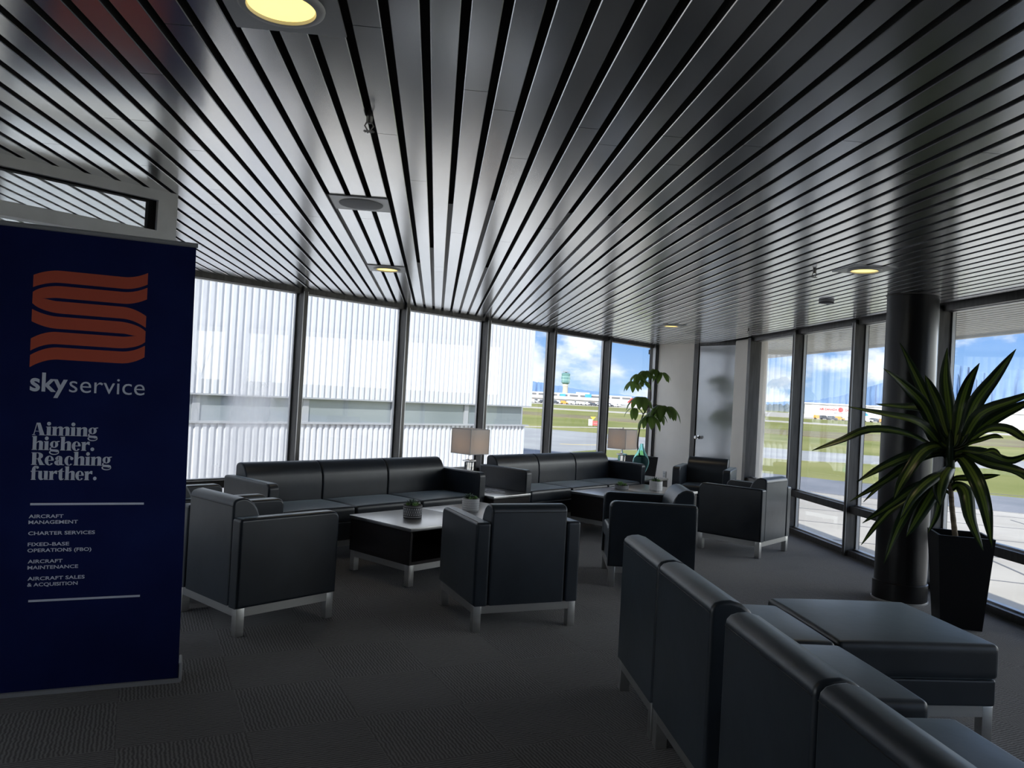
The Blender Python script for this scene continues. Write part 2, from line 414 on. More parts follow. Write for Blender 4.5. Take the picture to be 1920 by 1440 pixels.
# ------------------------------------------------------------------ room frame
AW = math.radians(46.90337)                     # left window wall runs 47 degrees off the slats
DV = Vector((math.sin(AW), math.cos(AW), 0)); NV = Vector((math.cos(AW), -math.sin(AW), 0))
RZW = -AW + PI/2                                # local x along DV
def DN(d, n, z=0.0): return DV*d + NV*n + Vector((0, 0, z))
CH = 2.5; XR = 4.42; NL = -7.12
CA, CB = Vector((3.75, 13.26, 0)), Vector((4.62, 11.5, 0))      # short corner wall with the door
CDIR = (CB-CA).normalized()
def corner_pt(u, off=0.0, z=0.0): return CA + CDIR*u + Vector((CDIR.y, -CDIR.x, 0))*(-off) + Vector((0, 0, z))

def yend(x):                                    # where a ceiling slat meets the outer walls
    y = (NV.x*x - NL)/(-NV.y)
    if x > CA.x: y = min(y, CA.y + (x-CA.x)*(CB.y-CA.y)/(CB.x-CA.x))
    return y

# floor
b = MB(); b.prism([(-6.4, -4.5), (XR+.1, -4.5), (XR+.1, 11.6), (CB.x, CB.y), (CA.x, CA.y), (-6.4, 3.74)], -.12, 0)
struct(b.build('floor', M['carpet']))

# ceiling
PITCH, OFF = .10767, -.08523
b = MB()
def slat(b, xl, xr, y0, yl, yr, z=CH, mi=0):
    c = .0022
    pr = [(xl, z+.024), (xl, z+c), (xl+c, z), (xr-c, z), (xr, z+c), (xr, z+.024)]
    vs = []
    for x, zz in pr:
        t = (x-xl)/(xr-xl); vs.append((x, y0, zz))
    for x, zz in pr:
        t = (x-xl)/(xr-xl); vs.append((x, yl+(yr-yl)*t, zz))
    b.add(vs, [(i, i+1, i+7, i+6) for i in range(5)], mi)
GAPW = .027
joints = {}
for i in range(-58, 42):
    xl = OFF + PITCH*i + GAPW/2; xr = OFF + PITCH*(i+1) - GAPW/2
    if xr > XR: break
    y1, y2 = yend(xl), yend(xr)
    js = sorted([random.uniform(-1, 3.4) + 3.66*k for k in range(4)])
    ys = [-4.5] + [j for j in js if -3 < j < min(y1, y2)-.3]
    for k, ya in enumerate(ys):
        last = k == len(ys)-1
        slat(b, xl, xr, ya + (.0015 if k else 0), y1 if last else ys[k+1]-.0015, y2 if last else ys[k+1]-.0015)
    if -6 < i < 30 and y1 > 5:
        ys0 = random.choice([4.1, 4.25, 4.4, 5.6, 6.3])
        if random.random() < .75:
            b.box((xl-GAPW/2, (ys0+y1-.25)/2, CH+.019), (GAPW-.003, y1-.25-ys0, .004), mi=2)
b.prism([(-6.4, -4.5), (XR+.1, -4.5), (XR+.5, 10.9), (CB.x+.35, CB.y+.2), (CA.x+.2, CA.y+.15), (-6.4, 3.74)], CH+.035, CH+.15, mi=1)
struct(b.build('ceiling', [M['slat'], M['gap'], M['insert']]))

# outside eave with the same slats
b = MB()
k = 0
x = XR+.12
while x < 6.2:
    slat(b, x, x+PITCH-.036, -4.5, 16.5, 16.5); x += PITCH
b.box((5.36, 6.0, CH+.09), (1.72, 21.0, .1), mi=1)
b.box((6.25, 6.0, CH+.10), (.06, 21.0, .26), mi=2)
struct(b.build('trim_1', [M['soffit'], M['gap'], M['white_frame']]))

# walls that close the room behind the camera
b = MB(); b.box((-1.0, -4.58, 1.25), (11.0, .15, 2.7)); struct(b.build('wall_back', M['grey_wall']))
b = MB(); b.box((-6.48, -3.95, 1.25), (.15, 1.3, 2.7)); struct(b.build('wall_left', M['grey_wall']))
b = MB(); b.box((-6.56, -.4, -.475), (.12, 8.2, .95)); struct(b.build('trim_8', M['grey_wall']))
# plinth under the glazing, outside
b = MB(); b.seg(DN(-2.1, NL-.13), DN(11.85, NL-.13), .12, -.95, 0.0); struct(b.build('trim_2', M['grey_wall']))
b = MB(); b.box((XR+.12, 4.0, -.475), (.12, 16.0, .95)); struct(b.build('trim_3', M['grey_wall']))

# window bays ------------------------------------------------------
wn = [0]
def bay(a, bpt, out, glass, mull=True, first=False):
    """one bay of floor-to-ceiling glazing on the floor line a-b; out = unit vector to the outside"""
    wn[0] += 1
    a = Vector(a); bpt = Vector(bpt); d = bpt-a; Lh = d.length; rz = math.atan2(d.y, d.x)
    w = empty('window_%d' % wn[0], a, rz, kind='structure')
    sgn = 1 if (Matrix.Rotation(rz, 3, 'Z') @ Vector((0, 1, 0))).dot(out) > 0 else -1
    f = MB()
    f.box((Lh/2, sgn*.03, .03), (Lh, .13, .06)); f.box((Lh/2, sgn*.03, CH+.01), (Lh, .12, .12)); f.box((Lh/2, sgn*.03, .485), (Lh, .12, .075))
    f.build('window_frame', M['bronze'], w)
    m = MB(); m.box((0, sgn*.015, CH/2), (.052, .16, CH)); mu = m.build('mullion', M['bronze'], w)
    c = MB(); c.box((-.024, sgn*-.0665, CH/2), (.006, .004, CH-.06)); c.box((.024, sgn*-.0665, CH/2), (.006, .004, CH-.06)); c.build('edge_strip', M['alu'], mu)
    t = MB()
    for x, ww in ((-.038, .014), (.036, .014)):
        if first and x < 0: continue
        t.box((x, sgn*.062, CH/2), (ww, .03, CH-.08), mi=0)
    t.box((Lh/2, sgn*.055, .066), (Lh-.06, .05, .014)); t.box((Lh/2, sgn*.055, .529), (Lh-.06, .05, .014)); t.box((Lh/2, sgn*.055, CH-.05), (Lh-.06, .05, .012))
    t.build('glazing_bead', M['alu'], w)
    for z0, z1, nm in ((.06, .45, 'lower_pane'), (.52, CH-.04, 'upper_pane')):
        g = MB(); g.box((Lh/2, sgn*.06, (z0+z1)/2), (Lh-.03, .006, z1-z0)); g.build(nm, glass, w)
    return w
OUTL = -NV
ds = [4.70+1.4143*k for k in range(-5, 6)]
ds[0] = -2.1
for k in range(10):
    bay(DN(ds[k], NL-.03), DN(ds[k+1], NL-.03), OUTL, M['glass_haze'] if k == 4 else M['glass'])
ys_ = [10.75-1.4*k for k in range(12)]
for k in range(11):
    bay(Vector((XR+.03, ys_[k+1], 0)), Vector((XR+.03, ys_[k], 0)), Vector((1, 0, 0)), M['glass'])
for k in range(5):  # unseen end-wall glazing, added to bring in light from the left
    bay(Vector((-6.45, -3.3+1.4*k, 0)), Vector((-6.45, -3.3+1.4*(k+1), 0)), Vector((-1, 0, 0)), M['glass'])
m = MB(); m.box((XR+.045, 10.75, CH/2), (.16, .10, CH)); struct(m.build('trim_4', M['bronze']))
m = MB(); m.box((0, 0, CH/2), (.09, .16, CH)); m.box((-.06, -.03, CH/2), (.03, .05, CH), mi=1)
struct(m.build('trim_5', [M['bronze'], M['alu']], loc=DN(11.80, NL-.02), rz=RZW))
# short corner wall, door, white post
b = MB(); b.seg(corner_pt(-.05, .06), corner_pt(.93, .06), .12, 0, CH+.05); struct(b.build('wall_corner', M['white_paint']))
b = MB(); b.seg(corner_pt(.93, .05), corner_pt(1.03, .05), .14, 0, CH); b.seg(corner_pt(1.03, .05), corner_pt(1.96, .05), .12, CH-.035, CH+.06); b.seg(corner_pt(.95, .11), corner_pt(2.1, .11), .05, 0, CH+.06)
struct(b.build('trim_6', M['bronze']))
dr = empty('door_1', corner_pt(1.035, .02), math.atan2(CDIR.y, CDIR.x), kind='structure')
b = MB(); b.box((.43, 0, 1.235), (.855, .045, 2.45)); b.build('door_panel', M['door_satin'], dr)
b = MB()
Ry = Matrix.Translation((.075, -.045, .99)) @ Matrix.Rotation(PI/2, 4, 'X')
pr = [(.032, -.022), (.032, -.012), (.012, -.006), (.012, .02), (.024, .03), (.030, .045), (.024, .060), (.0, .064)]
b.lathe(pr, 20); b.v = [tuple(Ry @ Vector(v)) for v in b.v]
tag(b.build('door_knob', M['chrome'], dr, smooth=50), 'round chrome door knob')
b = MB(); b.box((4.62, 11.23, CH/2), (.25, .62, CH)); b.box((4.56, 11.1, CH/2), (.16, .6, CH)); struct(b.build('trim_7', M['white_paint']))

# interior partition with clerestory behind the banner
def pseg(b, d0, d1, z0, z1, w=.09, mi=0, n=-4.295): b.seg(DN(d0, n), DN(d1, n), w, z0, z1, mi)
pw = empty('partition_wall', DN(0, 0), 0, kind='structure')
b = MB(); pseg(b, 1.865, 1.97, 0, CH); pseg(b, -1.6, 1.865, 2.445, CH); pseg(b, -1.6, 1.865, 2.215, 2.282); pseg(b, -1.6, 1.865, 0, .1)
b.build('white_frame', M['white_frame'], pw)
b = MB(); pseg(b, 1.825, 1.865, 2.282, 2.445, .04); pseg(b, -1.6, 1.825, 2.435, 2.445, .04); pseg(b, -1.6, 1.825, 2.282, 2.288, .04)
b.build('gasket', M['gap'], pw)
b = MB(); pseg(b, -1.6, 1.83, 2.288, 2.436, .006); pseg(b, -1.6, 1.865, .1, 2.215, .006); b.build('pane', M['glass'], pw)

# round column
cx, cy = 3.875, 6.12
col_ = empty('column', (cx, cy, 0), 0, kind='structure')
b = MB(); b.lathe([(.195, 0), (.195, CH)], 64); b.build('shaft', M['black_col'], col_, smooth=50)
b = MB(); b.lathe([(.207, .012), (.207, .15), (.196, .158)], 64); b.lathe([(.214, 0), (.214, .012), (.205, .014)], 64, mi=1)
b.build('base_ring', [M['black_col'], M['alu']], col_, smooth=50)
b = MB(); b.lathe([(.20, CH-.008), (.205, CH-.001)], 64); b.build('top_ring', M['bronze'], col_, smooth=50)

# ------------------------------------------------------------------ seating
def arc(cx, cy, r, a0, a1, n=5):
    return [(cx+r*math.cos(math.radians(a0+(a1-a0)*i/n)), cy+r*math.sin(math.radians(a0+(a1-a0)*i/n))) for i in range(n+1)]
ZB = .165
def steel_base(root, w, d, mids=()):
    f = MB()
    x, y = w/2-.012, d/2-.012
    f.box((0, y-.0125, ZB-.025), (2*x-.1, .025, .05)); f.box((0, -y+.0125, ZB-.025), (2*x-.1, .025, .05))
    f.box((x-.0125, 0, ZB-.025), (.025, 2*y-.1, .05)); f.box((-x+.0125, 0, ZB-.025), (.025, 2*y-.1, .05))
    f.build('base_rail', M['steel'], root)
    for sx in (-1, 1):
        for sy in (-1, 1):
            g = MB(); g.rbox((sx*(x-.025), sy*(y-.025), ZB/2), (.052, .052, ZB), .003, n=1); g.build('leg', M['steel'], root, smooth=50)
    for mx_ in mids:
        for sy in (-1, 1):
            g = MB(); g.rbox((mx_, sy*(y-.025), ZB/2), (.052, .052, ZB), .003, n=1); g.build('leg', M['steel'], root, smooth=50)
def back_profile(yr, t, zt, zb=ZB):
    """rear plane at y=yr, t thick, domed top leaning into the seat"""
    p = [(yr, zb), (yr+t, zb), (yr+t+.005, zt-.22)]
    p += [(yr+t-.004, zt-.13), (yr+t-.022, zt-.078), (yr+t-.05, zt-.036), (yr+t-.085, zt-.011), (yr+.075, zt), (yr+.042, zt-.003)]
    p += [(yr+.018, zt-.011), (yr+.004, zt-.026), (yr, zt-.045)]
    return p
def seat_unit(name, w, d, ncush, arms=True, back=True, zt=.80, za=.69, zs=.455, arm_t=.10, bt=.20, loc=(0, 0, 0), rz=0.0, label=None, cat=None, group=None):
    root = empty(name, loc, rz, label, cat, group)
    ia = arm_t if arms else 0.0
    iw = w-2*ia
    yb = -d/2
    if arms:
        for sx in (-1, 1):
            p = [(-d/2, ZB), (d/2, ZB)] + arc(d/2-.05, za-.05, .05, 0, 90, 5) + arc(-d/2+.02, za-.02, .02, 90, 180, 3)
            a = MB(); x0 = sx*(w/2-arm_t/2); a.loft(p, x0-arm_t/2, x0+arm_t/2, .018, 4)
            ar = a.build('armrest', M['leather'], root, smooth=60, wn=True)
            sm = MB(); xs = x0 + sx*(arm_t/2-.016)
            sm.tube([(xs, -d/2+.03, za+.0003), (xs, d/2-.06, za+.0003), (xs, d/2-.02, za-.014)], .0016, 6); sm.build('seam', M['seam'], ar)
    cw = iw/ncush
    by = yb + (bt if back else 0.0)
    bs = MB(); bs.rbox((0, (by+d/2-.018)/2, (ZB+.325)/2), (iw-.004, d/2-.018-by, .325-ZB), .012, n=1); bs.build('seat_base', M['leather'], root, smooth=50, wn=True)
    for i in range(ncush):
        x0 = -iw/2 + cw*i; x1 = x0+cw
        c = MB(); c.rbox(((x0+x1)/2, (by+d/2)/2, (.325+zs)/2), (cw-.006, d/2-by, zs-.325), .028, .016, 5)
        c.build('seat_cushion', M['leather'], root, smooth=60, wn=True)
        if back:
            k = MB(); k.loft(back_profile(yb+.004, bt-.01, zt), x0+.002, x1-.002, .016, 4)
            bk = k.build('backrest', M['leather'], root, smooth=40, wn=True)
            q = MB(); q.tube([(x0+.012, yb+.0035, zt-.048), (x1-.012, yb+.0035, zt-.048)], .0016, 6); q.build('seam', M['seam'], bk)
    steel_base(root, w, d, mids=() if ncush < 3 else (-.02,))
    return root
CW, CD = .74, .70
def place_az(az): return -math.radians(az)
GC = 'black leather armchairs of the lounge'
chairs = [
 # centre, facing azimuth (0 = +y, clockwise), label
 (DN(2.77, -4.545), 46.9, 'black leather armchair just right of the navy banner, its side turned to the camera'),
 (Vector((.55, 5.36, 0)), -17.5, 'black leather armchair with its back to the camera in the middle of the room'),
 (Vector((1.85, 6.55, 0)), -82, 'black leather armchair seen from the side behind the near sectional backrest'),
 (Vector((3.33, 8.07, 0)), -43.1, 'black leather armchair near the right windows, its back lit by daylight'),
 (Vector((3.62, 10.15, 0)), -152, 'black leather armchair facing the room in front of the grey door'),
 (DN(2.77, -5.40), 46.9, 'black leather armchair mostly hidden behind the chair beside the navy banner'),
]
proto = seat_unit('armchair', CW, CD, 1)
for i, (c, az, lab) in enumerate(chairs):
    o = proto if i == 0 else copy_tree(proto)
    o.location = c; o.rotation_euler.z = place_az(az)
    tag(o, lab, 'armchair', GC)

# sofas along the left windows, facing +NV
def sofa(d0, d1, nfront, lab):
    return seat_unit('sofa', d1-d0, .71, 3, loc=DN((d0+d1)/2, nfront-.355), rz=RZW+PI, label=lab, cat='sofa', group='black three-seat sofas under the left windows')
sofa(3.43, 5.95, -5.53, 'black leather three-seat sofa under the left windows, nearest the navy banner')
sofa(6.57, 9.02, -5.51, 'black leather three-seat sofa under the left windows, farther one beside the teal vase')

# sectional modules in the foreground: backs on x = 1.02, facing +x
mods = [(3.415, 4.065, 'farthest black armless sectional seat, at the far end of the foreground row'),
        (2.735, 3.405, 'black armless sectional seat, second from the far end of the foreground row'),
        (1.965, 2.61, 'black armless sectional seat, third from the far end of the foreground row'),
        (1.29, 1.955, 'nearest black armless sectional seat, at the bottom right corner'),]
for y0, y1, lab in mods:
    seat_unit('sectional_seat', y1-y0, .86, 1, arms=False, zt=.805, bt=.21, loc=(1.02+.43, (y0+y1)/2, 0), rz=-PI/2, label=lab, cat='sectional seat', group='armless seats of the foreground sectional')
ot = empty('ottoman', (2.295, 3.83, 0), 0, 'square black leather ottoman joined to the foreground sectional', 'ottoman')
b = MB(); b.rbox((0, 0, .372), (.80, .78, .165), .026, .014, 6); b.build('seat_cushion', M['leather'], ot, smooth=60, wn=True)
b = MB(); b.rbox((0, 0, .227), (.782, .762, .124), .012, n=1); b.build('seat_base', M['leather'], ot, smooth=50, wn=True)
steel_base(ot, .79, .77)

# ------------------------------------------------------------------ tables
def table(name, d0, d1, n0, n1, lab, cat, group=None, h=.45, open_=True):
    w, dp = d1-d0, n1-n0
    r = empty(name, DN((d0+d1)/2, (n0+n1)/2), RZW, lab, cat, group)     # local x along DV, local -y toward the room
    b = MB(); b.rbox((0, 0, h-.014), (w, dp, .028), .003, n=1); b.build('tabletop', M['espresso_top'], r, smooth=40)
    zb = ZB
    for sx in (-1, 1):
        b = MB(); b.box((sx*(w/2-.02), 0, (zb+h-.034)/2), (.022, dp-.02, h-.034-zb)); b.build('side_panel', M['espresso'], r)
    b = MB(); b.box((0, 0, zb+.012), (w-.06, dp-.02, .024)); b.build('bottom_shelf', M['espresso'], r)
    b = MB(); b.box((0, dp/2-.03, (zb+h-.034)/2), (w-.06, .018, h-.034-zb))
    if not open_: b.box((0, -dp/2+.02, (zb+h-.034)/2), (w-.06, .02, h-.034-zb))
    b.build('back_panel', M['espresso'], r)
    b = MB(); b.box((0, 0, h-.031), (w-.03, dp-.03, .006)); b.build('reveal', M['gap'], r)
    steel_base(r, w-.01, dp-.01)
    return r
GT = 'dark wood coffee tables'
table('coffee_table', 4.0, 4.775, -5.225, -4.465, 'dark wood coffee table with open shelf, nearest the banner, holding the dark patterned pot', 'coffee table', GT)
table('coffee_table', 4.785, 5.56, -5.225, -4.465, 'dark wood coffee table butted behind the nearest one, under the grey ribbed pot', 'coffee table', GT)
table('coffee_table', 7.20, 7.975, -5.37, -4.60, 'dark wood coffee table before the far sofa, its near corner beside the side-on armchair', 'coffee table', GT)
table('coffee_table', 7.985, 8.76, -5.37, -4.60, 'dark wood coffee table before the far sofa, holding the low dish and the pale pot', 'coffee table', GT)
table('side_table', 5.965, 6.555, -6.2, -5.42, 'dark wood side table filling the gap between the two sofas', 'side table', open_=False)
table('side_table', 9.06, 9.82, -6.35, -5.62, 'dark wood side table under the teal vase, at the right end of the far sofa', 'side table', open_=False)

# table lamps
def lamp(loc, lab, group):
    r = empty('table_lamp', loc, RZW, lab, 'table lamp', group)
    b = MB(); b.rbox((0, 0, .012), (.15, .15, .024), .003, n=1); b.build('lamp_base', M['chrome'], r, smooth=40)
    b = MB(); b.rbox((0, 0, .157), (.075, .075, .265), .004, n=1); b.build('crystal_column', M['crystal'], r, smooth=40)
    b = MB(); b.lathe([(.035, .29), (.075, .298), (.075, .312), (.02, .32), (.012, .36), (.012, .40)], 4); b.v = [tuple(Matrix.Rotation(PI/4, 3, 'Z') @ Vector(v)) for v in b.v]
    b.build('collar', M['chrome'], r)
    s_, h0, h1 = .146, .385, .655
    b = MB()
    th = .003
    for a in range(4):
        b.box((0, s_-th/2, (h0+h1)/2), (2*s_, th, h1-h0), M4=Matrix.Rotation(a*PI/2, 4, 'Z'))
    sh = b.build('lamp_shade', M['shade'], r)
    b = MB()
    for a in range(4):
        m4 = Matrix.Rotation(a*PI/2, 4, 'Z')
        b.box((0, s_, h1), (2*s_+.004, .005, .006), M4=m4); b.box((0, s_, h0), (2*s_+.004, .005, .006), M4=m4); b.box((s_, s_, (h0+h1)/2), (.005, .005, h1-h0), M4=m4)
    b.build('shade_piping', M['pot_grey'], sh)
    b = MB(); b.tube([(0, 0, .32), (0, 0, .665)], .004); b.tube([(-s_, 0, h1-.01), (s_, 0, h1-.01)], .0025); b.lathe([(.0, .66), (.010, .668), (.010, .676), (0, .686)], 12); b.build('harp_finial', M['chrome'], r, smooth=40)
    b = MB(); b.lathe([(0, .43), (.018, .445), (.03, .49), (.026, .52), (0, .545)], 16); b.build('bulb', M['bulb'], r, smooth=60)
    return r
lamp(DN(6.22, -6.05, .45), 'table lamp with white box shade standing between the two sofas', 'white box-shade table lamps')
lamp(DN(9.36, -6.12, .45), 'table lamp with white box shade near the teal vase', 'white box-shade table lamps')

# teal vase
v = MB()
outer = [(.035, 0), (.055, .004), (.062, .03), (.085, .09), (.108, .15), (.118, .20), (.112, .245), (.088, .30), (.056, .355), (.034, .41), (.026, .445), (.027, .462)]
inner = [(r_-.005, z_) for r_, z_ in reversed(outer) if z_ > .01]
v.lathe(outer + [(.024, .463)] + inner + [(.0, .012)], 40, cap=False); 
fcs = tuple(i*len(outer+[(0,0)]+inner+[(0,0)]) for i in range(40))
vz = v.build('vase', M['teal'], loc=DN(9.60, -5.95, .4505), smooth=60)
tag(vz, 'tall teal glass teardrop vase on the side table', 'vase')
def magazine(loc, rz, lab, w=.21, d=.28):
    r = empty('magazine', loc, rz, lab, 'magazine', 'magazines on the side tables')
    b = MB(); b.box((0, 0, .003), (w, d, .004)); b.build('pages', M['plastic_white'], r)
    b = MB(); b.box((0, 0, .0058), (w+.004, d+.004, .0016)); b.box((0, 0, .0005), (w+.004, d+.004, .001)); b.build('cover', M['paper'], r)
magazine(DN(6.30, -5.78, .4505), .4, 'magazine lying on the side table between the sofas')
magazine(DN(9.42, -5.72, .4505), 1.1, 'magazine lying on the side table in front of the teal vase')

# ------------------------------------------------------------------ small succulents
def succ_leaf(b, base, az, el, L_, w, mi=0):
    d = Vector((math.cos(az)*math.cos(el), math.sin(az)*math.cos(el), math.sin(el))); s_ = Vector((-math.sin(az), math.cos(az), 0)); u = s_.cross(d)*-1
    P = []
    rows = [(0, .45), (.35, 1.0), (.7, .75), (1.0, .06)]
    for t, k in rows:
        c = Vector(base) + d*L_*t + Vector((0, 0, .12*L_*t*t)); ww = w*k/2
        P += [c - s_*ww, c + u*ww*.6, c + s_*ww, c - u*ww*.6]
    fs = [(i*4+j, i*4+(j+1) % 4, (i+1)*4+(j+1) % 4, (i+1)*4+j) for i in range(3) for j in range(4)] + [(12, 13, 14, 15), (3, 2, 1, 0)]
    b.add(P, fs, mi)
def pot(loc, lab, r_, h, style, dish=False):
    root = empty('succulent_pot', loc, random.uniform(0, 3), lab, 'potted succulent', 'succulents on the coffee tables')
    b = MB(); b.lathe([(r_*.93, 0), (r_, .006), (r_, h), (r_-.007, h), (r_-.007, h-.014), (0, h-.014)], 40)
    m = {'dark': M['pot_dark'], 'grey': M['pot_grey'], 'white': M['pot_white']}[style]
    pt = b.build('pot', m, root, smooth=45)
    q = MB()
    if style == 'dark':
        for z in (.30, .52, .74):
            for k in range(26):
                a = 2*PI*k/26 + (PI/26 if z == .52 else 0)
                q.box((math.cos(a)*r_, math.sin(a)*r_, h*z), (.003, r_*.13, h*.085), a)
        for z in (.14, .41, .63, .90): q.lathe([(r_+.0004, h*z-.0018), (r_+.0016, h*z), (r_+.0004, h*z+.0018)], 40, cap=False)
        q.build('band_pattern', M['pot_grey'], pt)
    elif not dish:
        for z in (.18, .36, .55, .74, .88): q.lathe([(r_+.0003, h*z-.002), (r_+.0018, h*z), (r_+.0003, h*z+.002)], 40, cap=False)
        for k in range(30):
            a = 2*PI*k/30; q.box((math.cos(a)*r_, math.sin(a)*r_, h*.46), (.003, r_*.06, h*.05), a); q.box((math.cos(a)*r_, math.sin(a)*r_, h*.65), (.003, r_*.06, h*.05), a)
        q.build('ribbed_band', M['pot_white'], pt)
    else:
        for z in (.3, .7): q.lathe([(r_+.0003, h*z-.002), (r_+.0018, h*z), (r_+.0003, h*z+.002)], 40, cap=False)
        q.build('ribbed_band', M['pot_grey'], pt)
    s_ = MB(); s_.lathe([(r_-.008, h-.010), (0, h-.004)], 24, cap=False); s_.build('soil', M['soil'], root)
    for (px, py, n, ll, w, mm, hh) in ((.18*r_, .1*r_, 16, .062, .016, M['succ2'], .012), (-.42*r_, -.22*r_, 12, .034, .02, M['succ'], .004), (.5*r_, -.4*r_, 9, .03, .013, M['succ'], .003), (-.2*r_, .52*r_, 9, .03, .015, M['succ'], .003)):
        if dish and mm is M['succ2']: mm = M['succ']
        t = MB()
        for k in range(n):
            lay = k/n
            succ_leaf(t, (px, py, h-.006), k*2.4, .25+1.0*lay, ll*(1-.15*lay), w)
        t.build('rosette', mm, root, smooth=60)
    return root
pot((-.136, 6.50, .4505), 'succulent in a dark patterned pot on the nearest coffee table', .077, .108, 'dark')
pot((.366, 7.04, .4505), 'succulent in a grey ribbed pot just behind the armchair in the middle', .076, .108, 'grey')
pot((2.27, 9.22, .4505), 'succulent in a low round dish on the far coffee table', .083, .05, 'dark', True)
pot((2.70, 9.26, .4505), 'succulent in a pale ribbed pot on the far coffee table', .078, .112, 'white')

# ------------------------------------------------------------------ large plants
def tapered_planter(root, w0, w1, h, m):
    b = MB()
    q = lambda w, z: [(-w/2, -w/2, z), (w/2, -w/2, z), (w/2, w/2, z), (-w/2, w/2, z)]
    t = .018
    vs = q(w0, 0) + q(w1, h) + q(w1-2*t, h) + q(w1-2*t-.01, h-.07)
    fs = [(3, 2, 1, 0), (15, 14, 13, 12)][:1]
    for a in (0, 4, 8): fs += [(a+i, a+(i+1) % 4, a+4+(i+1) % 4, a+4+i) for i in range(4)]
    b.add(vs, fs); b.build('planter', m, root)
    s_ = MB(); s_.box((0, 0, h-.075), (w1-2*t-.012, w1-2*t-.012, .02)); s_.build('soil', M['soil'], root)
def spline(pts, n):
    P = [Vector(p) for p in pts]; P = [2*P[0]-P[1]] + P + [2*P[-1]-P[-2]]
    out = []; k = len(P)-3
    for i in range(n+1):
        t = i/n*k; j = min(int(t), k-1); u = t-j
        a, b_, c, d = P[j], P[j+1], P[j+2], P[j+3]
        out.append(.5*((2*b_)+(c-a)*u+(2*a-5*b_+4*c-d)*u*u+(3*b_-a-3*c+d)*u**3))
    return out
FACE = .8                                       # how far the blades roll open toward the room
def strap_leaf(pts, w, seed, n=14):
    rnd = random.Random(seed)
    P = spline(pts, n); b = MB(); tw = rnd.uniform(-.5, .5); amp = rnd.uniform(.002, .007)
    prev = None
    for i, p in enumerate(P):
        t = i/n
        tg = (P[min(i+1, n)]-P[max(i-1, 0)]).normalized()
        sd = tg.cross(Vector((0, 0, 1)))
        s2 = tg.cross(Vector((-.55, -.72, .42)))
        sd = sd if sd.length > .05 else s2
        sd.normalize(); s2 = s2.normalized() if s2.length > .05 else sd
        if s2.dot(sd) < 0: s2 = -s2
        sd = (sd*(1-FACE) + s2*FACE).normalized()
        if prev is not None:
            if sd.dot(prev) < 0: sd = -sd
            sd = (sd + prev*.9); sd = (sd - tg*sd.dot(tg)).normalized()
        prev = sd.copy()
        sd = Matrix.Rotation(tw*t*.6, 3, tg) @ sd
        nr = sd.cross(tg)
        k = 1.25*min(1, .30+1.5*t) * (1-max(0, (t-.40)/.60)**2.2)**.8 if t < .985 else .02
        hw = max(.0015, w*k/2)
        fold = .28*hw
        for j, (q, dz) in enumerate(((-1, fold), (-.5, fold*.35), (0, 0), (.5, fold*.35), (1, fold))):
            wav = amp*math.sin(9*t+seed)*(abs(q))
            b.v.append(tuple(p + sd*q*hw + nr*(dz+wav))); b.uv[len(b.v)-1] = ((q+1)/2, t)
    for i in range(n):
        for j in range(4): b.f.append((i*5+j, i*5+j+1, (i+1)*5+j+1, (i+1)*5+j)); b.m.append(0)
    return b
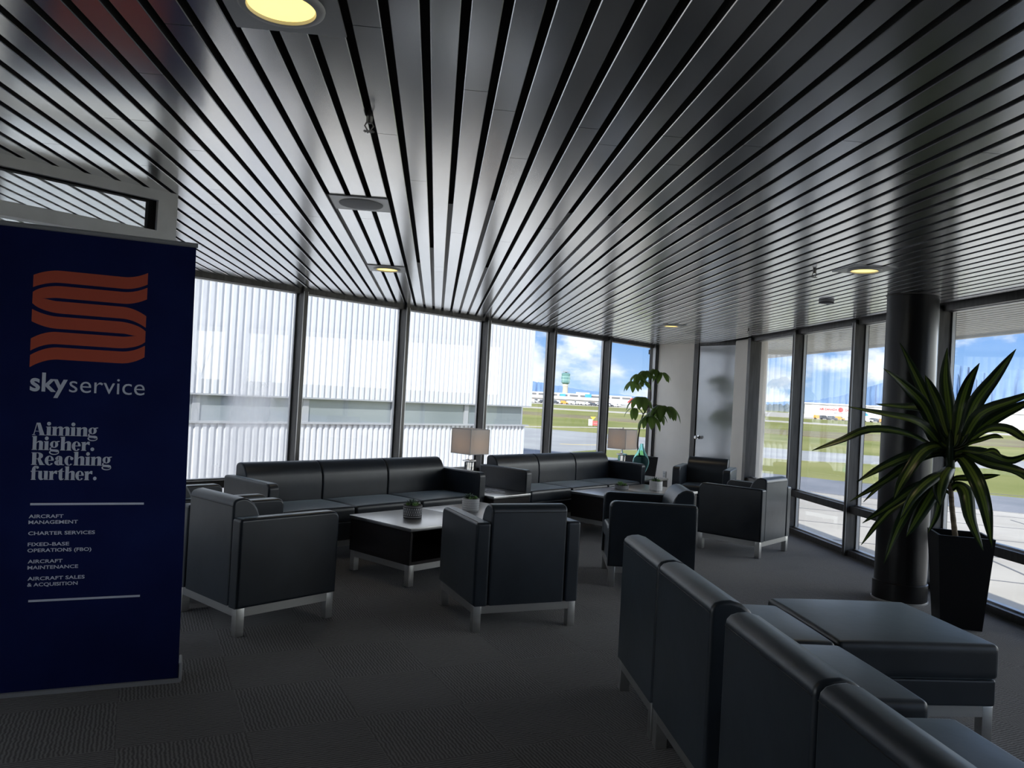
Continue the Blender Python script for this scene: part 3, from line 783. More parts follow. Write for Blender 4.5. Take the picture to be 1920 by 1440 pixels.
DRACAENA = [
 (0.075,[[-0.121,0.085,1.334],[-0.163,0.173,1.574],[-0.219,0.294,1.822],[-0.306,0.384,2.079]]),
 (0.075,[[-0.127,0.089,1.315],[-0.274,0.067,1.571],[-0.457,0.007,1.71],[-0.674,-0.036,1.841]]),
 (0.08,[[-0.127,0.088,1.3],[-0.352,-0.002,1.448],[-0.706,-0.134,1.502],[-1.009,-0.19,1.552]]),
 (0.06,[[-0.112,0.079,1.354],[-0.246,0.108,1.553],[-0.454,0.063,1.571],[-0.682,0.026,1.582]]),
 (0.055,[[-0.153,0.106,1.275],[-0.472,-0.043,1.371],[-0.809,-0.131,1.395],[-1.052,-0.167,1.305],[-1.255,-0.174,1.228]]),
 (0.085,[[-0.074,0.052,1.339],[-0.047,0.131,1.582],[-0.049,0.181,1.81],[-0.03,0.204,2.043]]),
 (0.075,[[-0.047,0.033,1.341],[0.0,0.061,1.586],[0.005,-0.003,1.773],[-0.001,-0.123,1.917]]),
 (0.085,[[-0.021,0.015,1.344],[0.036,-0.051,1.627],[0.077,-0.181,1.811],[0.111,-0.333,2.013]]),
 (0.08,[[-0.008,0.006,1.345],[0.017,-0.136,1.545],[0.121,-0.341,1.653],[0.179,-0.517,1.743]]),
 (0.08,[[-0.007,0.005,1.326],[0.188,-0.014,1.495],[0.34,-0.068,1.606],[0.468,-0.171,1.706]]),
 (0.06,[[0.006,-0.004,1.327],[0.028,-0.206,1.439],[0.031,-0.398,1.45],[0.038,-0.531,1.398],[0.035,-0.657,1.381]]),
 (0.055,[[0.007,-0.005,1.309],[-0.037,-0.221,1.358],[-0.067,-0.385,1.398],[-0.051,-0.46,1.389]]),
 (0.07,[[-0.005,0.004,1.271],[0.14,-0.041,1.263],[0.296,-0.097,1.219],[0.418,-0.195,1.306]]),
 (0.07,[[0.002,-0.001,1.253],[-0.007,-0.242,1.209],[-0.011,-0.492,1.189],[0.058,-0.676,1.145]]),
 (0.07,[[0.002,-0.002,1.244],[0.078,-0.181,1.19],[0.167,-0.314,1.154],[0.235,-0.433,1.066]]),
 (0.085,[[-0.017,0.012,1.223],[-0.112,-0.289,1.095],[-0.117,-0.41,0.902],[-0.068,-0.422,0.64]]),
 (0.08,[[-0.059,-0.02,1.021],[-0.1,-0.175,0.993],[-0.127,-0.278,0.811],[-0.072,-0.344,0.607]]),
 (0.085,[[-0.068,0.048,1.152],[-0.247,-0.132,1.089],[-0.302,-0.179,0.985],[-0.298,-0.194,0.883]]),
 (0.085,[[-0.093,0.065,1.112],[-0.296,-0.099,0.975],[-0.424,-0.134,0.794],[-0.496,-0.123,0.646]]),
 (0.075,[[-0.119,0.083,1.072],[-0.362,-0.055,0.966],[-0.543,-0.116,0.733],[-0.648,-0.11,0.441]]),
 (0.075,[[-0.131,0.092,1.033],[-0.39,-0.037,0.981],[-0.629,-0.122,0.856],[-0.829,-0.12,0.731]]),
 (0.045,[[-0.143,0.1,0.993],[-0.403,0.149,0.835],[-0.54,0.174,0.684],[-0.655,0.184,0.523]]),
 (0.07,[[-0.124,0.087,1.24],[-0.397,-0.032,1.182],[-0.689,-0.144,1.035],[-0.954,-0.163,0.884]]),
 (0.06,[[-0.125,0.087,1.259],[-0.343,0.052,1.186],[-0.558,0.011,1.06],[-0.752,0.009,0.863]]),
 (0.075,[[-0.132,0.092,1.258],[-0.453,-0.056,1.218],[-0.693,-0.142,1.142],[-0.92,-0.183,1.021]]),
 (0.08,[[-0.126,0.088,1.296],[-0.386,-0.099,1.26],[-0.555,-0.168,1.079],[-0.64,-0.174,0.907]]),
 (0.05,[[-0.085,0.06,1.076],[-0.085,0.121,0.918],[-0.108,0.136,0.764],[-0.156,0.145,0.635]]),
 (0.075,[[-0.103,0.072,1.411],[-0.122,0.146,1.596],[-0.196,0.135,1.725],[-0.271,0.089,1.815]]),
 (0.05,[[-0.005,0.004,1.271],[-0.064,-0.263,1.271],[-0.064,-0.387,1.298],[-0.053,-0.459,1.261]]),
 (0.05,[[-0.038,0.027,1.063],[-0.006,-0.119,1.08],[0.032,-0.209,1.106],[0.065,-0.297,1.13]]),
 (0.07,[[-0.067,0.047,1.134],[-0.368,-0.171,1.07],[-0.537,-0.239,0.947],[-0.625,-0.243,0.786]]),
]
dz = empty('dracaena_plant', (3.89, 5.43, 0), 0, 'striped dracaena in a tall tapered black planter beside the black column', 'potted plant')
pl_ = empty('planter_tmp')
bpy.data.objects.remove(pl_)
def planter_rot(root, w0, w1, h, m, rz):
    n0 = set(root.children)
    tapered_planter(root, w0, w1, h, m)
    for c in root.children:
        if c not in n0: c.rotation_euler.z = rz
planter_rot(dz, .27, .365, .665, M['planter'], math.radians(-22))
b = MB(); st = spline([(-.02, .015, .60), (-.033, .023, .701), (-.052, .037, .875), (-.064, .046, 1.059), (-.068, .049, 1.12)], 20); b.tube(st, [.019 + (.0016 if i % 2 else 0) - .004*i/20 for i in range(21)], 12)
b.build('stem', M['cane'], dz, smooth=60)
b = MB(); b.tube([(-.064, .046, 1.03), (-.067, .048, 1.12), (-.072, .052, 1.24), (-.075, .053, 1.36), (-.076, .054, 1.42)], [.018, .030, .033, .022, .004], 12); b.build('leaf_sheath', M['dracaena'], dz, smooth=60)
for i, (w, pts) in enumerate(DRACAENA):
    q = Vector(pts[0]); q0 = Vector((-.064-.010*max(0, (q.z-1.06)/.3), .046+.006*max(0, (q.z-1.06)/.3), q.z-.05))
    o = strap_leaf([tuple(q0)] + pts, w, i, 18).build('leaf', M['dracaena'], dz, smooth=70, rec=False)
    sd = o.modifiers.new('thickness', 'SOLIDIFY'); sd.thickness = .0015; sd.offset = 0

SB = Vector((3.30, 12.24, 0))
sp = empty('umbrella_plant', SB, 0, 'tall umbrella plant in a charcoal planter in the far window corner', 'potted plant')
planter_rot(sp, .29, .385, .645, M['planter2'], math.radians(-14)+PI/4)
TR = [(-.02, .005, .60), (-.025, .007, .677), (-.055, .015, .849), (-.044, .012, 1.049), (-.008, .002, 1.287), (.05, -.012, 1.40), (.10, -.028, 1.554), (.086, -.024, 1.814), (.077, -.021, 1.96)]
UP = lambda x, y, z: (x*1.05, y*1.05, z*1.05-.075)
TR = [UP(*q) for q in TR]
b = MB(); T_ = spline(TR, 28); b.tube(T_, [.014-.007*i/28 for i in range(29)], 10); b.build('trunk', M['bark'], sp, smooth=60)
WH = [(.13, -.047, 2.0, 8, .17), (-.03, -.089, 1.965, 8, .18), (-.13, -.113, 1.91, 7, .19), (-.215, -.145, 1.80, 5, .21), (.25, -.031, 1.96, 7, .20), (-.10, -.227, 1.57, 8, .28), (-.17, -.157, 1.40, 4, .22), (.21, -.226, 1.46, 8, .26), (.32, -.152, 1.45, 6, .28), (.05, -.214, 1.29, 7, .25), (-.008, .054, 1.82, 5, .18), (.16, -.12, 1.36, 6, .24), (.05, .08, 1.97, 7, .17)]
pb = MB()
for wi, (x, y, z, n, ll) in enumerate(WH):
    c = Vector(UP(x, y, z)); z = c.z; k = min(range(len(T_)), key=lambda i: (T_[i]-c).length + (0 if T_[i].z < z-.02 else .35) + (0 if T_[i].z > 1.1 else 1)); a = T_[k]
    mid = (a+c)/2 + Vector((0, 0, .04)); pb.tube(spline([a, mid, c], 8), .0035, 6)
    for j in range(n):
        az = 2*PI*j/n + wi*1.3 + random.uniform(-.25, .25)
        h = Vector((math.cos(az), math.sin(az), 0)); l2 = ll*random.uniform(.85, 1.12); dr_ = random.uniform(.75, 1.05)
        pts = [c, c + h*l2*.26 + Vector((0, 0, .012)), c + h*l2*.52 + Vector((0, 0, -.16*l2*dr_)), c + h*l2*.70 + Vector((0, 0, -.46*l2*dr_)), c + h*l2*.78 + Vector((0, 0, -.84*l2*dr_))]
        P = spline(pts, 12); lb = MB()
        for i, p in enumerate(P):
            t = i/12; tg = (P[min(i+1, 12)]-P[max(i-1, 0)]).normalized(); sd = Vector((-h.y, h.x, 0)); nr = sd.cross(tg)
            kk = .07 if t < .16 else max(.03, math.sin(PI*min(1, (t-.12)/.88))**.75)
            hw = ll*.40*kk/2*1.1
            for q in (-1, -.5, 0, .5, 1):
                lb.v.append(tuple(p + sd*q*hw + nr*(.22*hw*abs(q)))); lb.uv[len(lb.v)-1] = ((q+1)/2, t)
        for i in range(12):
            for q in range(4): lb.f.append((i*5+q, i*5+q+1, (i+1)*5+q+1, (i+1)*5+q)); lb.m.append(0)
        lb.build('leaf', M['scheff'], sp, smooth=80, rec=False)
pb.build('leaf_stalk', M['bark'], sp, smooth=60)

# ------------------------------------------------------------------ banner
BN = empty('roll_up_banner', (-1.182, 4.022, 0), math.atan2(.313823, .9494815), 'navy blue roll-up banner with an orange ribbon emblem and white lettering', 'banner')
LEAN = -.0165
def bu(u, z): return (u + LEAN*z, z)
BW, BH = .858, 2.150
b = MB()
pts = [bu(-BW, .02), bu(-.004, .02), bu(-.004, BH), bu(-BW, BH)]
b.add([(x, 0, z) for x, z in pts] + [(x, .002, z) for x, z in pts], [(0, 1, 2, 3), (7, 6, 5, 4), (0, 4, 5, 1), (1, 5, 6, 2), (2, 6, 7, 3), (3, 7, 4, 0)])
fabric = b.build('fabric_panel', M['banner'], BN)
b = MB(); b.tube([(bu(-BW-.005, BH)[0], .002, BH+.005), (bu(.004, BH)[0], .002, BH+.005)], .012, 12); b.build('top_rail', M['flash'], BN, smooth=50)
b = MB(); b.rbox((-BW/2, .062, .038), (BW, .11, .07), .02, n=1); b.box((-BW/2, .05, .009), (BW+.01, .13, .018)); b.build('base_cassette', M['flash'], BN, smooth=50)
b = MB(); b.rbox((.006, .055, .048), (.014, .13, .096), .007, n=1); b.build('end_cap', M['flash'], BN, smooth=50)
b = MB(); b.tube([(-BW/2, .03, .06), (-BW/2+LEAN*BH, .012, BH)], .009, 10); b.build('support_pole', M['flash'], BN, smooth=50)
def flat(name, polys, m, off=-.0012, sub=None):
    """polygons in banner coordinates laid on the fabric"""
    b = MB()
    for P in polys: b.add([(bu(u, z)[0], off, z) for u, z in P], [tuple(range(len(P)))])
    return b.build(name, m, fabric, rec=False)
def strip(top, bot):
    return [[top[i], bot[i], bot[i+1], top[i+1]] for i in range(len(top)-1)]
# emblem: three folded ribbons
EW, EX, EZ, TT, PT = .476, -.691, 1.962, .118, .150
def ez(u, v): return (EX + EW*u, EZ + EW*v)
def ease(t): t = max(0, min(1, t)); return t*t
def ribbon(k, l, r):
    top, bot = [], []
    for i in range(41):
        u = i/40; v = -.055 - PT*k + l*ease((.24-u)/.24) + r*ease((u-.78)/.22)
        top.append(ez(u, v+TT/2)); bot.append(ez(u, v-TT/2))
    return strip(top, bot)
def turn(k, left, lend, rend):
    """two stripes k and k+1 joined by a pointed fold on one side"""
    va, vb = -.055-PT*k, -.055-PT*(k+1); vm = (va+vb)/2
    polys = []
    for v, en in ((va, lend), (vb, rend)):
        top, bot = [], []
        for i in range(41):
            u = i/40; q = u if left else 1-u           # q=0 at the fold
            w = v + en*ease((q-.78)/.22)
            t_, b_ = w+TT/2, w-TT/2
            if q < .26:
                o = math.sqrt(max(0, 1-((.26-q)/.285)**2))
                if v > vm: t_ = vm + (va+TT/2-vm)*o; b_ = vm + (va-TT/2-vm)*max(0, min(1, (q-.09)/.10))
                else: b_ = vm - (vm-(vb-TT/2))*o; t_ = vm - (vm-(vb+TT/2))*max(0, min(1, (q-.09)/.10))
            top.append(ez(u, t_)); bot.append(ez(u, b_))
        polys += strip(top, bot)
    return polys
em = ribbon(0, -.065, .065) + turn(1, True, .065, -.075) + turn(3, False, .055, -.08) + ribbon(5, -.09, .075)
tag(flat('emblem', em, M['orange']), 'orange folded ribbon emblem')
flat('divider_line', [[(-.664, .874), (-.190, .874), (-.190, .884), (-.664, .884)]], M['print'])
flat('divider_line', [[(-.655, .428), (-.190, .428), (-.190, .438), (-.655, .438)]], M['print'])

def text_polys(txt, height, bold=0.0):
    cu = bpy.data.curves.new('t', 'FONT'); cu.body = txt; cu.size = 1.0; cu.offset = bold; cu.resolution_u = 4
    o = bpy.data.objects.new('t', cu); COL.objects.link(o)
    dg = bpy.context.evaluated_depsgraph_get(); dg.update()
    me = bpy.data.meshes.new_from_object(o.evaluated_get(dg))
    vs = [tuple(v.co) for v in me.vertices]; fs = [tuple(p.vertices) for p in me.polygons]
    bpy.data.objects.remove(o); bpy.data.curves.remove(cu); bpy.data.meshes.remove(me)
    return vs, fs
CAPH = [None]
def lettering(b, txt, u0, u1, z0, cap, bold=0.0):
    """text from u0 to u1 on base line z0, capital height cap (font capital height measured once)"""
    if CAPH[0] is None:
        vs, _ = text_polys('H', 1); CAPH[0] = max(v[1] for v in vs)
    vs, fs = text_polys(txt, 1, bold)
    x0, x1 = min(v[0] for v in vs), max(v[0] for v in vs)
    kx = (u1-u0)/(x1-x0); kz = cap/CAPH[0]
    b.add([(bu(0, z0+v[1]*kz)[0] + u0 + (v[0]-x0)*kx, -.0012, z0+v[1]*kz) for v in vs], fs)
b = MB(); lettering(b, 'sky', -.686, -.535, 1.402, .082, .022); lettering(b, 'service', -.528, -.208, 1.402, .078, -.004)
b.build('wordmark', M['print'], fabric, rec=False)
for rows in ((('AIRCRAFT', -.668, -.528, .815), ('MANAGEMENT', -.668, -.468, .788)), (('CHARTER SERVICES', -.667, -.395, .737),), (('FIXED-BASE', -.667, -.500, .686), ('OPERATIONS (FBO)', -.667, -.407, .658)),
             (('AIRCRAFT', -.664, -.524, .607), ('MAINTENANCE', -.664, -.459, .579)), (('AIRCRAFT SALES', -.662, -.430, .528), ('& ACQUISITION', -.662, -.458, .500))):
    b = MB()
    for txt, u0, u1, z in rows: lettering(b, txt, u0, u1, z, .0155, .018)
    b.build('service_line', M['print'], fabric, rec=False)
# display serif slogan, drawn letter by letter (units: capital height = 1)
def ell(cx, cy, rx, ry, n=20): return [(cx+rx*math.cos(2*PI*i/n), cy+ry*math.sin(2*PI*i/n)) for i in range(n)]
def ring(cx, cy, rx, ry, dx, ix, iy, a0=0, a1=360, n=26, dy=0.0):
    out = []
    for i in range(n):
        t0, t1 = math.radians(a0+(a1-a0)*i/n), math.radians(a0+(a1-a0)*(i+1)/n)
        f = lambda t, X, Y, x0, y0: (x0+X*math.cos(t), y0+Y*math.sin(t))
        out.append([f(t0, rx, ry, cx, cy), f(t1, rx, ry, cx, cy), f(t1, ix, iy, cx+dx, cy+dy), f(t0, ix, iy, cx+dx, cy+dy)])
    return out
def rect(x0, y0, x1, y1): return [(x0, y0), (x1, y0), (x1, y1), (x0, y1)]
X_ = .73
def stem(x, top, w=.33, s0=True): return [[(x, 0), (x+w, 0), (x+w, top), (x, top-.03)], rect(x-.07, 0, x+w+.07, .045) if s0 else rect(x, 0, x+w, .01), [(x-.08, top-.07), (x+.02, top-.09), (x+.02, top-.02), (x-.08, top-.035)]]
def arch(x, w=.33):
    up = [(x-.02, .58), (x+.06, .67), (x+.18, .735), (x+.32, .755), (x+.47, .72), (x+.55, .62), (x+.55+.0, .5)]
    lo = [(x-.02, .50), (x+.06, .59), (x+.14, .63), (x+.19, .62), (x+.215, .57), (x+.22, .5), (x+.22, .45)]
    return strip(up, lo) + [rect(x+.22, 0, x+.55, .52), rect(x+.15, 0, x+.62, .045)]
G = {}
G['i'] = (stem(.07, X_) + [ell(.235, .95, .17, .15)], .50)
G['n'] = (stem(.07, X_) + arch(.40), 1.03)
G['m'] = (stem(.07, X_) + arch(.40) + arch(.95), 1.58)
G['h'] = (stem(.07, 1.12) + arch(.40), 1.03)
G['u'] = (strip([(.07, .72), (.07, .5), (.07, .3), (.09, .14), (.17, .03), (.30, -.02), (.45, .0), (.62, .10)], [(.40, .72), (.40, .5), (.40, .3), (.41, .17), (.45, .10), (.50, .085), (.56, .10), (.62, .16)]) + [rect(.0, .68, .40, .725), rect(.60, 0, .93, .73), rect(.53, .68, .93, .725), rect(.60, 0, 1.0, .045)], 1.03)
G['r'] = (stem(.07, X_) + strip([(.38, .52), (.46, .66), (.56, .74), (.66, .76), (.76, .74)], [(.38, .42), (.47, .53), (.55, .545), (.66, .50), (.76, .47)]), .80)
G['e'] = (ring(.40, .365, .40, .39, .035, .13, .335, 5, 320) + [rect(.30, .36, .78, .41)] + ring(.40, .365, .40, .39, .02, .14, .335, -40, -36), .84)
G['c'] = (ring(.40, .365, .40, .39, .035, .13, .335, 48, 318) + [ell(.64, .55, .14, .13)], .80)
G['a'] = (strip([(.10, .50), (.13, .64), (.26, .735), (.44, .755), (.62, .70), (.69, .58), (.69, .2), (.72, .06), (.86, .05)], [(.30, .50), (.32, .62), (.34, .68), (.36, .70), (.37, .66), (.37, .52), (.37, .2), (.42, .02), (.86, 0)]) + [ell(.20, .53, .13, .12)] + ring(.34, .20, .34, .215, .055, .07, .15, 60, 330), .88)
G['g'] = (ring(.40, .47, .36, .275, 0, .10, .225) + [[(.55, .69), (.62, .62), (.88, .70), (.88, .76), (.66, .74)]] + strip([(.22, .26), (.13, .18), (.16, .09), (.35, .07), (.62, .07), (.80, .02), (.86, -.12)], [(.15, .26), (.02, .18), (.01, .05), (.10, -.09), (.40, -.11), (.56, -.13), (.60, -.16)]) + ring(.42, -.17, .44, .20, .02, .34, .125, 150, 385), .93)
G['t'] = (strip([(.12, .66), (.12, .3), (.14, .12), (.22, .0), (.36, -.03), (.52, .02), (.62, .10)], [(.45, .66), (.45, .3), (.455, .16), (.47, .11), (.50, .09), (.55, .10), (.61, .14)]) + [[(.0, .68), (.12, .66), (.45, .66), (.45, .98)], rect(0, .68, .62, .725)], .66)
G['f'] = (stem(.10, .72) + strip([(.10, .68), (.11, .88), (.19, 1.03), (.34, 1.12), (.52, 1.13), (.66, 1.06)], [(.43, .68), (.43, .90), (.44, 1.02), (.46, 1.07), (.52, 1.08), (.60, 1.02)]) + [ell(.60, 1.0, .13, .11), rect(0, .68, .62, .725)], .64)
G['A'] = ([[(.33, 1.0), (.40, 1.0), (.15, .03), (.08, .03)], [(.35, 1.0), (.64, 1.0), (1.02, .03), (.63, .03)], rect(.22, .30, .72, .345), rect(-.02, 0, .27, .045), rect(.55, 0, 1.12, .045)], 1.13)
G['R'] = ([rect(.08, 0, .43, 1.0), rect(-.0, .955, .5, 1.0), rect(-.0, 0, .52, .045), rect(.43, .955, .60, 1.0), rect(.43, .47, .58, .515)] + ring(.58, .735, .42, .265, -.06, .12, .22, -90, 90, 18) + [[(.52, .50), (.80, .50), (1.10, .03), (.72, .03)], rect(.72, 0, 1.18, .045)], 1.16)
G['.'] = ([ell(.22, .14, .17, .15)], .46)
sl = []
CAPZ = .0575
for txt, u0, u1, z0 in (('Aiming', -.668, -.398, 1.197), ('higher.', -.668, -.410, 1.129), ('Reaching', -.668, -.335, 1.060), ('further.', -.668, -.395, .991)):
    tot = sum(G[c][1] for c in txt); kx = (u1-u0)/tot; x = 0
    for c in txt:
        for P in G[c][0]: sl.append([(u0 + (x+a)*kx, z0 + CAPZ*bb) for a, bb in P])
        x += G[c][1]
flat('slogan', sl, M['print'])

# ------------------------------------------------------------------ ceiling fittings
def downlight(x, y, lab, lit=True):
    r = empty('ceiling_light', (x, y, CH), 0, lab, 'ceiling light', 'square-plate ceiling lights')
    b = MB(); b.box((0, 0, -.003), (.305, .31, .006)); b.build('mounting_plate', M['plate'], r)
    if lit:
        b = MB(); b.lathe([(.086, -.004), (.090, -.016), (.104, -.018), (.112, -.012), (.114, -.005)], 40, cap=False); b.build('trim_ring', M['white_ring'], r, smooth=60)
        b = MB(); b.lathe([(.088, -.0075), (.0, -.0085)], 40, cap=False); b.build('lens', M['downlight'], r)
        ld = bpy.data.lights.new('downlight', 'SPOT'); ld.energy = 6; ld.color = (1, .8, .5); ld.spot_size = 2.2; ld.spot_blend = .8; ld.shadow_soft_size = .08
        lo = bpy.data.objects.new('downlight_lamp', ld); COL.objects.link(lo); lo.parent = r; lo.location = (0, 0, -.03)
    else:
        b = MB(); b.lathe([(.118, -.004), (.118, -.009), (.10, -.012), (0, -.013)], 40, cap=False); b.build('blank_cover', M['pot_grey'], r, smooth=60)
downlight(-.462, 2.11, 'lit round ceiling light on a square plate, nearest the camera at the top edge')
downlight(-.462, 4.32, 'square grey ceiling plate with an unlit oval cover, above the middle of the room', False)
downlight(-.462, 6.60, 'lit round ceiling light above the near sofa')
downlight(2.93, 9.73, 'lit round ceiling light above the far seats, toward the grey door')
downlight(2.89, 5.14, 'lit round ceiling light left of the black column')
def sprinkler(x, y, lab, s=1.0):
    r = empty('fire_sprinkler', (x, y, CH), 0, lab, 'sprinkler', 'ceiling sprinklers')
    b = MB(); b.lathe([(.012, .03), (.012, -.018), (.008, -.024)], 12); b.build('pipe', M['sprinkler'], r, smooth=50)
    b = MB()
    for a in (0, PI): b.tube([(math.cos(a)*.008, 0, -.018), (math.cos(a)*.016, 0, -.034), (math.cos(a)*.004, 0, -.052)], .003, 6)
    b.build('yoke', M['sprinkler'], r)
    b = MB()
    for k in range(10): b.box((.013, 0, -.054), (.016, .005, .0015), M4=Matrix.Rotation(k*2*PI/10, 4, 'Z'))
    b.lathe([(.008, -.055), (.008, -.052)], 12); b.build('deflector', M['sprinkler'], r)
def gx(i): return OFF + PITCH*i
dsp = lambda x: gx(round((x-OFF)/PITCH))
sprinkler(gx(-2), 2.93, 'metal sprinkler hanging from a slot in the ceiling near the top left')
sprinkler(dsp(2.61), 5.29, 'small sprinkler beside the lit ceiling light left of the column')
sprinkler(dsp(3.9), 9.6, 'small distant sprinkler above the seats by the grey door')
r = empty('smoke_detector', (3.42, 6.69, CH), 0, 'round dark smoke detector on the ceiling left of the black column', 'smoke detector')
b = MB(); b.lathe([(.065, 0), (.065, -.012), (.05, -.03), (.0, -.034)], 28, cap=False); b.build('housing', M['pot_grey'], r, smooth=50)
b = MB(); b.lathe([(.052, -.018), (.066, -.022), (.052, -.027)], 28, cap=False); b.build('vent_ring', M['gap'], r)
r = empty('wall_outlet', corner_pt(.366, -.002, .30), math.atan2(CDIR.y, CDIR.x), 'white wall outlet low on the white wall beside the far planter', 'wall outlet')
b = MB(); b.rbox((0, -.004, 0), (.075, .008, .118), .003, n=1); b.build('cover_plate', M['plastic_white'], r, smooth=40)
for z in (-.022, .022):
    b = MB(); b.box((0, -.0085, z), (.032, .002, .028)); b.build('socket', M['pot_grey'], r)

# ------------------------------------------------------------------ airfield
ZG = -.9
def sheet(name, poly, m, dz, kind='structure'):
    b = MB(); b.prism(poly, ZG-.3, ZG+dz); o = b.build(name, m); o['kind'] = kind; return o
b = MB(); b.box((1500, 6000, ZG-.15), (16000, 16000, .3)); struct(b.build('ground', M['grass']))
EDGE = [(60, -9), (40, 6.5), (24, 19.0), (18.5, 23.3), (14.5, 25.9), (13.5, 27.1), (7.5, 32.2), (6.0, 34.6)]
ap = sheet('apron_ground', [(-60, -30), (60, -30)] + EDGE + [(-60, 34.6)], M['concrete'], .01)
INN = [(x-2.6, y-4.2) for x, y in EDGE[:6]] + [(8.5, 26.5), (-2, 31.5)]
sheet('asphalt_ground', EDGE + [(-2, 34.6)] + INN[::-1], M['asphalt_dark'], .03)
sheet('taxiway_ground', [(6.0, 34.6), (7.9, 37.1), (10.4, 38.6), (18.2, 36.4), (22, 36.3), (29.8, 37.7), (60, 44), (140, 62), (140, 75), (60, 52), (26.1, 43.3), (22.5, 45.1), (13.3, 53.3), (11.7, 55.2), (7.1, 58.8), (-10, 70), (-60, 100), (-60, 34.6)], M['asphalt'], .03)
sheet('dry_ground', [(-60, 160), (12, 122), (40, 91), (60, 92), (120, 120), (120, 95), (60, 72), (38, 68), (20, 92), (0, 112), (-60, 140)], M['dry_grass'], .05)
sheet('path_ground', [(-20, 70.5), (7.4, 61.8), (14.2, 67.4), (30, 78), (30, 76.5), (14.2, 66.3), (7.4, 60.8), (-20, 69)], M['concrete'], .04)
sheet('runway_ground', [(-80, 196), (21, 178), (94, 158), (300, 110), (300, 92), (94, 137), (21, 158), (-80, 174)], M['concrete'], .06)
sheet('ramp_ground', [(-120, 262), (31, 259), (61, 280), (122, 245), (150, 248), (500, 235), (700, 700), (-200, 700)], M['concrete'], .07)
# joints of the apron slabs
b = MB()
for k in range(14):
    y0 = -4+2.6*k; b.seg((5, y0+1.2), (26, y0-9), .05, ZG, ZG+.014)
for k in range(6): b.seg((6+3.2*k, -2), (11+3.2*k, 18), .05, ZG, ZG+.014)
o = b.build('slab_joints', M['joint'], ap)
b = MB()
cv = [(6.5+4.2*math.sin(t), 40+6.5*(1-math.cos(t))*.9) for t in [i*PI/20 for i in range(0, 14)]]
for p, q in zip(cv, cv[1:]): b.seg(p, q, .12, ZG+.02, ZG+.034)
mk = b.build('marking_line', M['yellow_paint'], ap)

# hangar next door
HN = -13.2
hg = empty('hangar', DN(0, HN, ZG), RZW, 'white corrugated metal hangar filling the left windows', 'building')
def HD(d): return d
HEND = 16.61*13.2/14 + .02
def corrugated(z0, z1, x0, x1, pitch=.142, dp=.034):
    b = MB(); pr = []
    x = x0
    while x < x1-pitch*.9:
        pr += [(x, 0), (x+pitch*.30, 0), (x+pitch*.42, -dp), (x+pitch*.88, -dp)]; x += pitch
    pr.append((x1, 0)); n = len(pr)
    vs = [(px, py, z0) for px, py in pr] + [(px, py, z1) for px, py in pr]
    b.add(vs, [(i, i+1, n+i+1, n+i) for i in range(n-1)])
    return b
zb1 = 1.5-(1.5-1.225)*13.2/14 - ZG; zb0 = 1.5-(1.5-.675)*13.2/14 - ZG
corrugated(zb1, 9.5, -14, HEND).build('upper_cladding', M['clad'], hg, rec=False)
corrugated(0, zb0, -14, HEND-.12).build('lower_cladding', M['clad'], hg, rec=False)
b = MB(); b.box(((HEND-14.2)/2, .10, (zb0+zb1)/2), (HEND+14-.2, .05, zb1-zb0)); b.build('strip_window', M['band_glass'], hg)
b = MB(); b.box(((HEND-14.1)/2, .0, zb0+.015), (HEND+14, .16, .035)); b.box(((HEND-14)/2, .01, zb1-.012), (HEND+14, .12, .03)); b.build('flashing', M['flash'], hg)
for x in [HEND-k*2.25 for k in range(1, 10)]:
    b = MB(); b.box((x, .065, (zb0+zb1)/2), (.14, .03, zb1-zb0)); b.build('window_post', M['flash'], hg)
b = MB(); b.box(((HEND-14)/2, 10.2, 4.7), (HEND+14, 20, 9.4)); b.box((HEND, .0, (9.5+zb1)/2), (.10, .10, 9.5-zb1)); b.build('hangar_body', M['clad'], hg)

def polar(az, dist, z=ZG): a = math.radians(az); return Vector((math.sin(a)*dist, math.cos(a)*dist, z))
# control tower
tw = empty('control_tower', polar(9.4, 900), 0, 'airport control tower with green glass cab on the skyline', 'control tower')
H0 = ZG
b = MB(); b.lathe([(4.2, 0), (3.2, 6), (2.9, 14), (3.0, 18.6)], 16); b.build('shaft', M['beige_conc'], tw, smooth=50)
b = MB(); b.lathe([(3.1, 16.2), (3.3, 16.2), (3.3, 17.4), (3.1, 17.4)], 16, cap=False); b.build('shaft_band', M['white_bld'], tw)
b = MB(); b.lathe([(3.2, 18.6), (5.0, 20.2), (5.0, 23.0), (5.2, 23.4), (5.2, 27.0), (4.9, 27.3)], 12); b.build('lower_cab', M['tower_glass'], tw)
b = MB(); b.lathe([(5.3, 22.9), (5.3, 23.5)], 12); b.lathe([(5.35, 26.7), (5.35, 27.3)], 12); b.build('cab_band', M['tower_pale'], tw)
b = MB(); b.lathe([(4.8, 27.3), (5.1, 30.4), (3.6, 31.2), (3.0, 31.4)], 12); b.build('upper_cab', M['tower_glass'], tw)
b = MB(); b.lathe([(3.9, 32.2), (3.9, 32.8)], 12); b.lathe([(1.2, 31.2), (1.2, 32.4)], 8); b.build('roof_deck', M['flash'], tw)
for k in range(5):
    a = k*1.25; b = MB(); b.tube([(3.2*math.cos(a), 3.2*math.sin(a), 32.5), (3.2*math.cos(a), 3.2*math.sin(a), 35.2 if k % 2 else 34.2)], .16, 6); b.build('antenna', M['flash'], tw)
